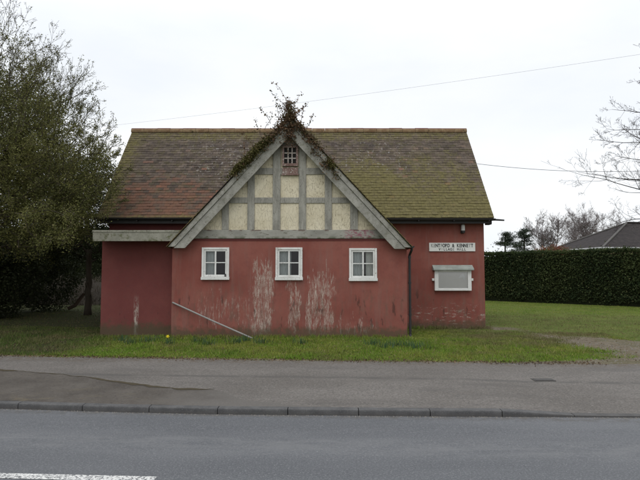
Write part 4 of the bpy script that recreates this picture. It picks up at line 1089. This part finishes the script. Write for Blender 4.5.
# ivy and moss on the gable
ivy = thing('ivy_plant', (AX, 13.8, 5.7), 'withered brown ivy heaped over the gable apex and bargeboards', 'climbing plant')
rs = np.random.default_rng(21); P = []
def on_edge(d, sgn, lift): return np.array((AX + sgn * d, 13.80 + rs.normal(0, .05), WZ - slope * d + lift))
for _ in range(420):
    sgn = -1 if rs.random() < .55 else 1; d = abs(rs.normal(0, .62)) if sgn < 0 else abs(rs.normal(0, .45))
    d = min(d, 1.35 if sgn < 0 else 1.1)
    P.append(on_edge(d, sgn, rs.normal(-.02, .085)))
for _ in range(120):                                                # the heap over the apex
    h = rs.random() ** 1.4 * .44; w_ = .21 * (1 - h / .50); P.append(np.array((AX - .02 + rs.normal(0, w_ * .55), 13.86 + rs.normal(0, .12), WZ - .05 + h)))
for _ in range(95):                                                 # hanging inside the apex
    P.append(np.array((AX + rs.normal(0, .13), 13.83 + rs.normal(0, .03), WZ - .2 - abs(rs.normal(0, .25)))))
for _ in range(40):                                                 # trailing down the right bargeboard
    d = rs.uniform(.5, 1.25); P.append(np.array((AX + d + rs.normal(0, .03), 13.79, WZ - slope * d - .15 - abs(rs.normal(0, .12)))))
P = np.array(P); N, par, rad, tips = grow([(AX - .1, 14.0, 5.5), (AX, 13.85, 5.75)], P, .1, .12, .003, 2.6, .1, seed=4)
ii = rs.integers(0, len(N), 4300); C = N[ii] + rs.normal(0, .042, (4300, 3))
# fine bare shoots standing up from it
sh = []
for x, z, L in ((-.84, 6.3, 1.0), (-.80, 6.25, .7), (-.72, 6.2, .6), (-1.05, 6.05, .42), (-1.25, 5.95, .5), (-1.5, 5.65, .45), (-1.7, 5.4, .35), (-.6, 6.1, .45), (-.5, 5.95, .6), (-.35, 5.8, .4), (-.95, 6.1, .55), (-1.4, 5.8, .45), (-1.9, 5.1, .3)):
    p = np.array((x, 13.85, z - .35)); d = np.array((rs.normal(0, .25) * (abs(x + .84) > .01) + (.35 if x > -.55 else -.2 if x < -1 else 0), rs.normal(0, .1), 1.0)); L = L * .8 + .12; chain = []
    for j in range(7):
        chain.append(p.copy()); p = p + d / np.linalg.norm(d) * L / 6; d = d + rs.normal(0, .20, 3) * np.array((1, .4, .5))
    sh.append(chain)
m = MB()
for chain in sh: m.tube(chain, [.006, .006, .005, .005, .004, .003, .002], 5)
V, Fc = limbs(N, par, np.minimum(rad, .014), 4)
n0 = len(m.v); m.v += [tuple(p) for p in V]; m.f += [[i + n0 for i in f] for f in Fc.tolist()]
m.build('stems', STEM, ivy)
ext = np.array([c + rs.normal(0, .03, 3) for chain in sh for c in chain[2:] for _ in range(5)])
V, Fc, rn = leaves(np.concatenate([C, ext]), .052, .75, .3, 22); build('leaves', V, Fc, L_IVY, ivy, rnd=rn)
for (px, py, s, lab) in ((244, 159, .30, 'green moss clump on the left bargeboard, lower one'), (259, 143, .26, 'green moss clump on the left bargeboard, just below the ivy'), (331, 174, .09, 'small dark moss tuft on the right bargeboard below the ivy')):
    c = at(px, py, 13.82); n = int(3600 * s / .24); C = np.array((c.x, 13.83, c.z)) + rs.normal(size=(n, 3)) * np.array((s * .55, .06, s * .42))
    lz = WZ - slope * np.abs(C[:, 0] - AX); C[:, 2] = C[:, 2] * .25 + (lz + rs.normal(-.02, .075, n)) * .75
    V, Fc, rn = leaves(C, .045, .6, 0, 25); tag(build('moss_clump', V, Fc, L_MOSS, base=tuple(c), rnd=rn), lab, 'moss', 'moss on the bargeboards')

# grass, litter, daffodils
def blades(pts, hgt, wid, mat, name, kind=None, seed=0, lean=.5):
    rs = np.random.default_rng(seed); n = len(pts); P = np.asarray(pts); a_ = rs.random(n) * 6.283
    h = hgt * rs.uniform(.5, 1.4, n); L = lean * rs.uniform(0, 1, n) * h; b_ = rs.random(n) * 6.283; w_ = wid * rs.uniform(.7, 1.3, n)
    D = np.stack((np.cos(a_) * w_, np.sin(a_) * w_, np.zeros(n)), 1); T = np.stack((np.cos(b_) * L, np.sin(b_) * L, h), 1)
    V = np.empty((n, 5, 3)); V[:, 0] = P - D * .5; V[:, 1] = P + D * .5; V[:, 2] = P + T * .55 + D * .38; V[:, 3] = P + T; V[:, 4] = P + T * .55 - D * .38
    o = build(name, V.reshape(-1, 3), np.arange(5 * n).reshape(n, 5), mat, rnd=rs.random(n))
    return tag(o, kind=kind) if kind else o
def in_building(x, y): return (-5.5 < x < 2.22 and y > 14.08) or (-6.15 < x < 4.78 and y > 16.08 and y < 21.4)
pts = []; hs = []
tries = 0
while len(pts) < 150000 and tries < 420000:
    tries += 1
    if tries % 5 < 3: x = random.uniform(-9.5, 7.5); y = edge_y(x) + random.random() * 4.8
    else: x = random.uniform(-11, 15); y = random.uniform(13.5, 31)
    if in_building(x, y): continue
    if y > 30.5 - (x - 9.5) * 1.02 and x > 8: continue
    b_ = bare(x, y); l_ = litter_shade(x, y)
    dens = (1.05 - 1.12 * max(0, b_)) * (1 - .62 * max(0, min(1, l_)))
    dens *= .55 + .9 * max(0, .5 + nz(x, y, .55, 11))
    if random.random() < dens: pts.append((x, y, ground_z(x, y) + .018 * nz(x, y, 1.6, 7) - .004))
blades(pts, .040, .011, L_GRASS, 'grass', 'stuff', 5, 1.1)
# longer tufts against the wall foot
pts = []
for _ in range(5200):
    x = random.uniform(-5.4, 4.9); y = (14.05 if x < 2.2 else 16.04) - abs(random.gauss(0, .10))
    if nz(x, 0, 1.3, 2) > random.uniform(-.5, .5): pts.append((x, y, ground_z(x, y)))
for _ in range(260):
    x = random.uniform(-9, 6.5); y = edge_y(x) + random.random() ** .7 * 3.2
    if in_building(x, y) or bare(x, y) > .6: continue
    rr = random.uniform(.03, .12)
    for _ in range(random.randint(8, 34)):
        px, py = x + random.gauss(0, rr), y + random.gauss(0, rr)
        if not in_building(px, py): pts.append((px, py, ground_z(px, py)))
blades(pts, .085, .012, L_GRASS, 'rough_grass', 'stuff', 6, .8)
blades(P_BANK, .32, .03, L_STRAW, 'dead_grass', 'stuff', 9, 1.0)
C = []
for _ in range(2600):
    x = random.uniform(-10, 5.2); y = edge_y(x) + random.gauss(.02, .09); z = max(.152, ground_z(x, y)) if y > edge_y(x) else pave_z(x, y) + .004
    C.append((x, y, z + .012))
for _ in range(2600):
    x = random.uniform(-10.5, -5.0); y = edge_y(x) + random.random() * 10; C.append((x, y, ground_z(x, y) + .02))
for _ in range(1500):
    x = random.uniform(-8, 6.5); y = edge_y(x) + random.random() * 3.4
    if not in_building(x, y): C.append((x, y, ground_z(x, y) + .03))
V, Fc, rn = leaves(np.array(C), .035, .6, 0, 77); tag(build('fallen_leaves', V, Fc, L_LITTER, rnd=rn), kind='stuff')
gs = MB()
def stone(x, y, z, r):
    V = [(x + r * math.cos(a_) * random.uniform(.7, 1.2), y + r * math.sin(a_) * random.uniform(.7, 1.2), z) for a_ in (0, 1.57, 3.14, 4.71)] + [(x, y, z + r * random.uniform(.6, 1))]
    gs.add(V, [[0, 1, 4], [1, 2, 4], [2, 3, 4], [3, 0, 4]])
for _ in range(900):
    x = random.uniform(-7, 7); y = edge_y(x) - abs(random.gauss(0, .22)) + .05; stone(x, y, pave_z(x, y) + .001, random.uniform(.004, .012) * (2.0 if random.random() < .03 else 1))
for _ in range(1400):
    x = random.uniform(-6, 6); y = kerb_y(x) - .012 - abs(random.gauss(0, .05)); stone(x, y, .002, random.uniform(.004, .010))
for _ in range(500):
    x = random.uniform(-7, 7); y = random.uniform(kerb_y(x) + .15, edge_y(x)); stone(x, y, pave_z(x, y) + .001, random.uniform(.003, .008))
for _ in range(1500):
    x = random.gauss(6.6, 1.6); y = random.gauss(11.6, 1.1)
    if y > edge_y(x) and bare(x, y) > .6: stone(x, y, ground_z(x, y) + .018 * nz(x, y, 1.6, 7), random.uniform(.006, .02))
tag(gs.build('grit', material('grey_grit', lambda g: g.mix(g.noise(25, 3), (.09, .085, .075), (.30, .28, .25)), .95)), kind='stuff')
DAF = [(122, 338.5), (133, 341), (150, 339), (180, 341), (196, 340), (208, 342.5), (236, 341), (247, 338.5), (262, 341), (300, 342), (372, 343), (383, 346.5), (394, 344), (408, 345), (420, 347)]
dl = ['tuft of blue-green daffodil leaves in the verge grass under the extension wall', 'tuft of blue-green daffodil leaves in the verge grass under the gable wall']
for i, (px, py) in enumerate(DAF):
    Y = 13.0 + (341 - py) * .14; c = at(px, py, Y); z = ground_z(c.x, Y); rs = np.random.default_rng(100 + i)
    pts = np.array((c.x, Y, z)) + rs.normal(0, 1, (46, 3)) * np.array((.10, .06, 0))
    where = 'right of the slanting tube' if px > 255 else 'left of the slanting tube foot'
    if i == 3: continue
    o = blades(pts, .15, .014, L_DAFF, 'daffodil_clump', None, 100 + i, .7)
    tag(o, 'tuft of blue-green daffodil leaves without flowers in the verge %s' % where, 'plant', 'flowerless daffodil tufts in the verge %s' % where)
c = at(168, 342, 12.9); z = ground_z(c.x, 12.9); t = thing('daffodil', (c.x, 12.9, z), 'single daffodil with a yellow flower in the verge grass', 'flower')
rs = np.random.default_rng(300); 
P = np.array((c.x, 12.9, z)) + rs.normal(0, 1, (40, 3)) * np.array((.08, .05, 0))
lf = blades(P, .14, .014, L_DAFF, 'leaves', None, 301, .6); 
lf.parent = t; lf.matrix_parent_inverse.identity(); lf.location = -Vector(t.location)
m = MB(); m.tube([(c.x, 12.9, z), (c.x + .01, 12.89, z + .1), (c.x, 12.88, z + .17)], .004, 6); m.build('stalk', L_DAFF, t)
m = MB()
for k in range(6):
    a_ = k * math.pi / 3; d1 = np.array((math.cos(a_), 0, math.sin(a_))); d2 = np.array((-math.sin(a_), 0, math.cos(a_))); o_ = np.array((c.x, 12.865, z + .18))
    m.add([o_, o_ + d1 * .022 + d2 * .012, o_ + d1 * .045 + np.array((0, .006, 0)), o_ + d1 * .022 - d2 * .012], [[0, 1, 2, 3]])
m.tube([(c.x, 12.866, z + .18), (c.x, 12.835, z + .18)], [.011, .018], 8); m.build('flower', PETAL, t)
# fallen log in the shaded gap
a, b = at(72, 290, 22), at(84, 283.5, 22)
m = MB(); m.tube([(a.x - .15, 22.0, gzz(a.x, 22) + .10), (a.x + .1, 22.1, gzz(a.x, 22) + .22), (b.x - .08, 22.2, b.z - .42), (b.x + .12, 22.2, b.z - .40)], [.07, .075, .06, .03], 9)
tag(m.build('fallen_log', LOGM, base=(a.x, 22, .3)), 'rusty orange-brown fallen branch in the shade left of the hall', 'log')

# overhead cables
def cable(name, label, p, q, sag, r=.011):
    p, q = Vector(p), Vector(q); pts = [p.lerp(q, i / 40) - Vector((0, 0, 4 * sag * (i / 40) * (1 - i / 40))) for i in range(41)]
    tag(MB().tube(pts, r, 5).build(name, CABLE, base=tuple(p)), label, 'cable')
a, b = at(20, 135, 34), at(760, 36, 19)
cable('overhead_cable', 'thin overhead cable climbing to the right above the roof ridge', a, b, .25, .0038)
a, b = at(440, 158.5, 30), at(700, 167.3, 30)
cable('overhead_cable', 'dark overhead cable running level from behind the roof to the right', a, b, .45, .012)

# ------------------------------------------------------------------ sky and light
w = bpy.data.worlds.new('World'); S.world = w; w.use_nodes = True; nt = w.node_tree
bgn = nt.nodes['Background']; bgn.inputs['Strength'].default_value = .1
sky = nt.nodes.new('ShaderNodeTexSky'); sky.sky_type = 'NISHITA'; sky.sun_disc = False
SE, SA = R(52), R(205); sky.sun_elevation = SE; sky.sun_rotation = SA
tc = nt.nodes.new('ShaderNodeTexCoord'); mp = nt.nodes.new('ShaderNodeMapping'); mp.inputs['Scale'].default_value = (1, 1, 2.6)
nt.links.new(tc.outputs['Generated'], mp.inputs[0])
no = nt.nodes.new('ShaderNodeTexNoise'); no.inputs['Scale'].default_value = 2.0; no.inputs['Detail'].default_value = 5; nt.links.new(mp.outputs[0], no.inputs['Vector'])
def wmix(f, a, b):
    n = nt.nodes.new('ShaderNodeMix'); n.data_type = 'RGBA'
    for s_, v in ((n.inputs[0], f), (n.inputs[6], a), (n.inputs[7], b)):
        if isinstance(v, (int, float)): s_.default_value = v
        elif isinstance(v, tuple): s_.default_value = v
        else: nt.links.new(v, s_)
    return n.outputs[2]
mr = nt.nodes.new('ShaderNodeMapRange'); mr.inputs[1].default_value = .35; mr.inputs[2].default_value = .65; nt.links.new(no.outputs[0], mr.inputs[0])
cloud = wmix(mr.outputs[0], (9.4, 9.85, 10.45, 1), (11.0, 11.1, 11.2, 1))
sx = nt.nodes.new('ShaderNodeSeparateXYZ'); nt.links.new(tc.outputs['Generated'], sx.inputs[0])
mr2 = nt.nodes.new('ShaderNodeMapRange'); mr2.inputs[1].default_value = .35; mr2.inputs[2].default_value = 1.0; nt.links.new(sx.outputs[2], mr2.inputs[0])
cloud = wmix(mr2.outputs[0], cloud, (16.5, 16.7, 17.2, 1))
nt.links.new(wmix(.93, sky.outputs[0], cloud), bgn.inputs['Color'])
sun = bpy.data.lights.new('sun', 'SUN'); sun.energy = .6; sun.angle = R(40); sun.color = (1, .97, .93)
so = bpy.data.objects.new('sun', sun); COL.objects.link(so); so.rotation_euler = (R(90) - SE, 0, math.pi - SA); so.location = (0, 0, 30)
cam = bpy.data.cameras.new('camera'); cam.sensor_width = 36; cam.lens = F / 640 * 36; cam.clip_end = 3000; cam.clip_start = .05
co = bpy.data.objects.new('camera', cam); COL.objects.link(co); co.location = (0, 0, CAM_H); co.rotation_euler = (R(90) + TILT, 0, 0)
S.camera = co
vs = S.view_settings; vs.view_transform = 'Standard'; vs.look = 'None'; vs.exposure = 0; vs.gamma = 1; vs.use_curve_mapping = False
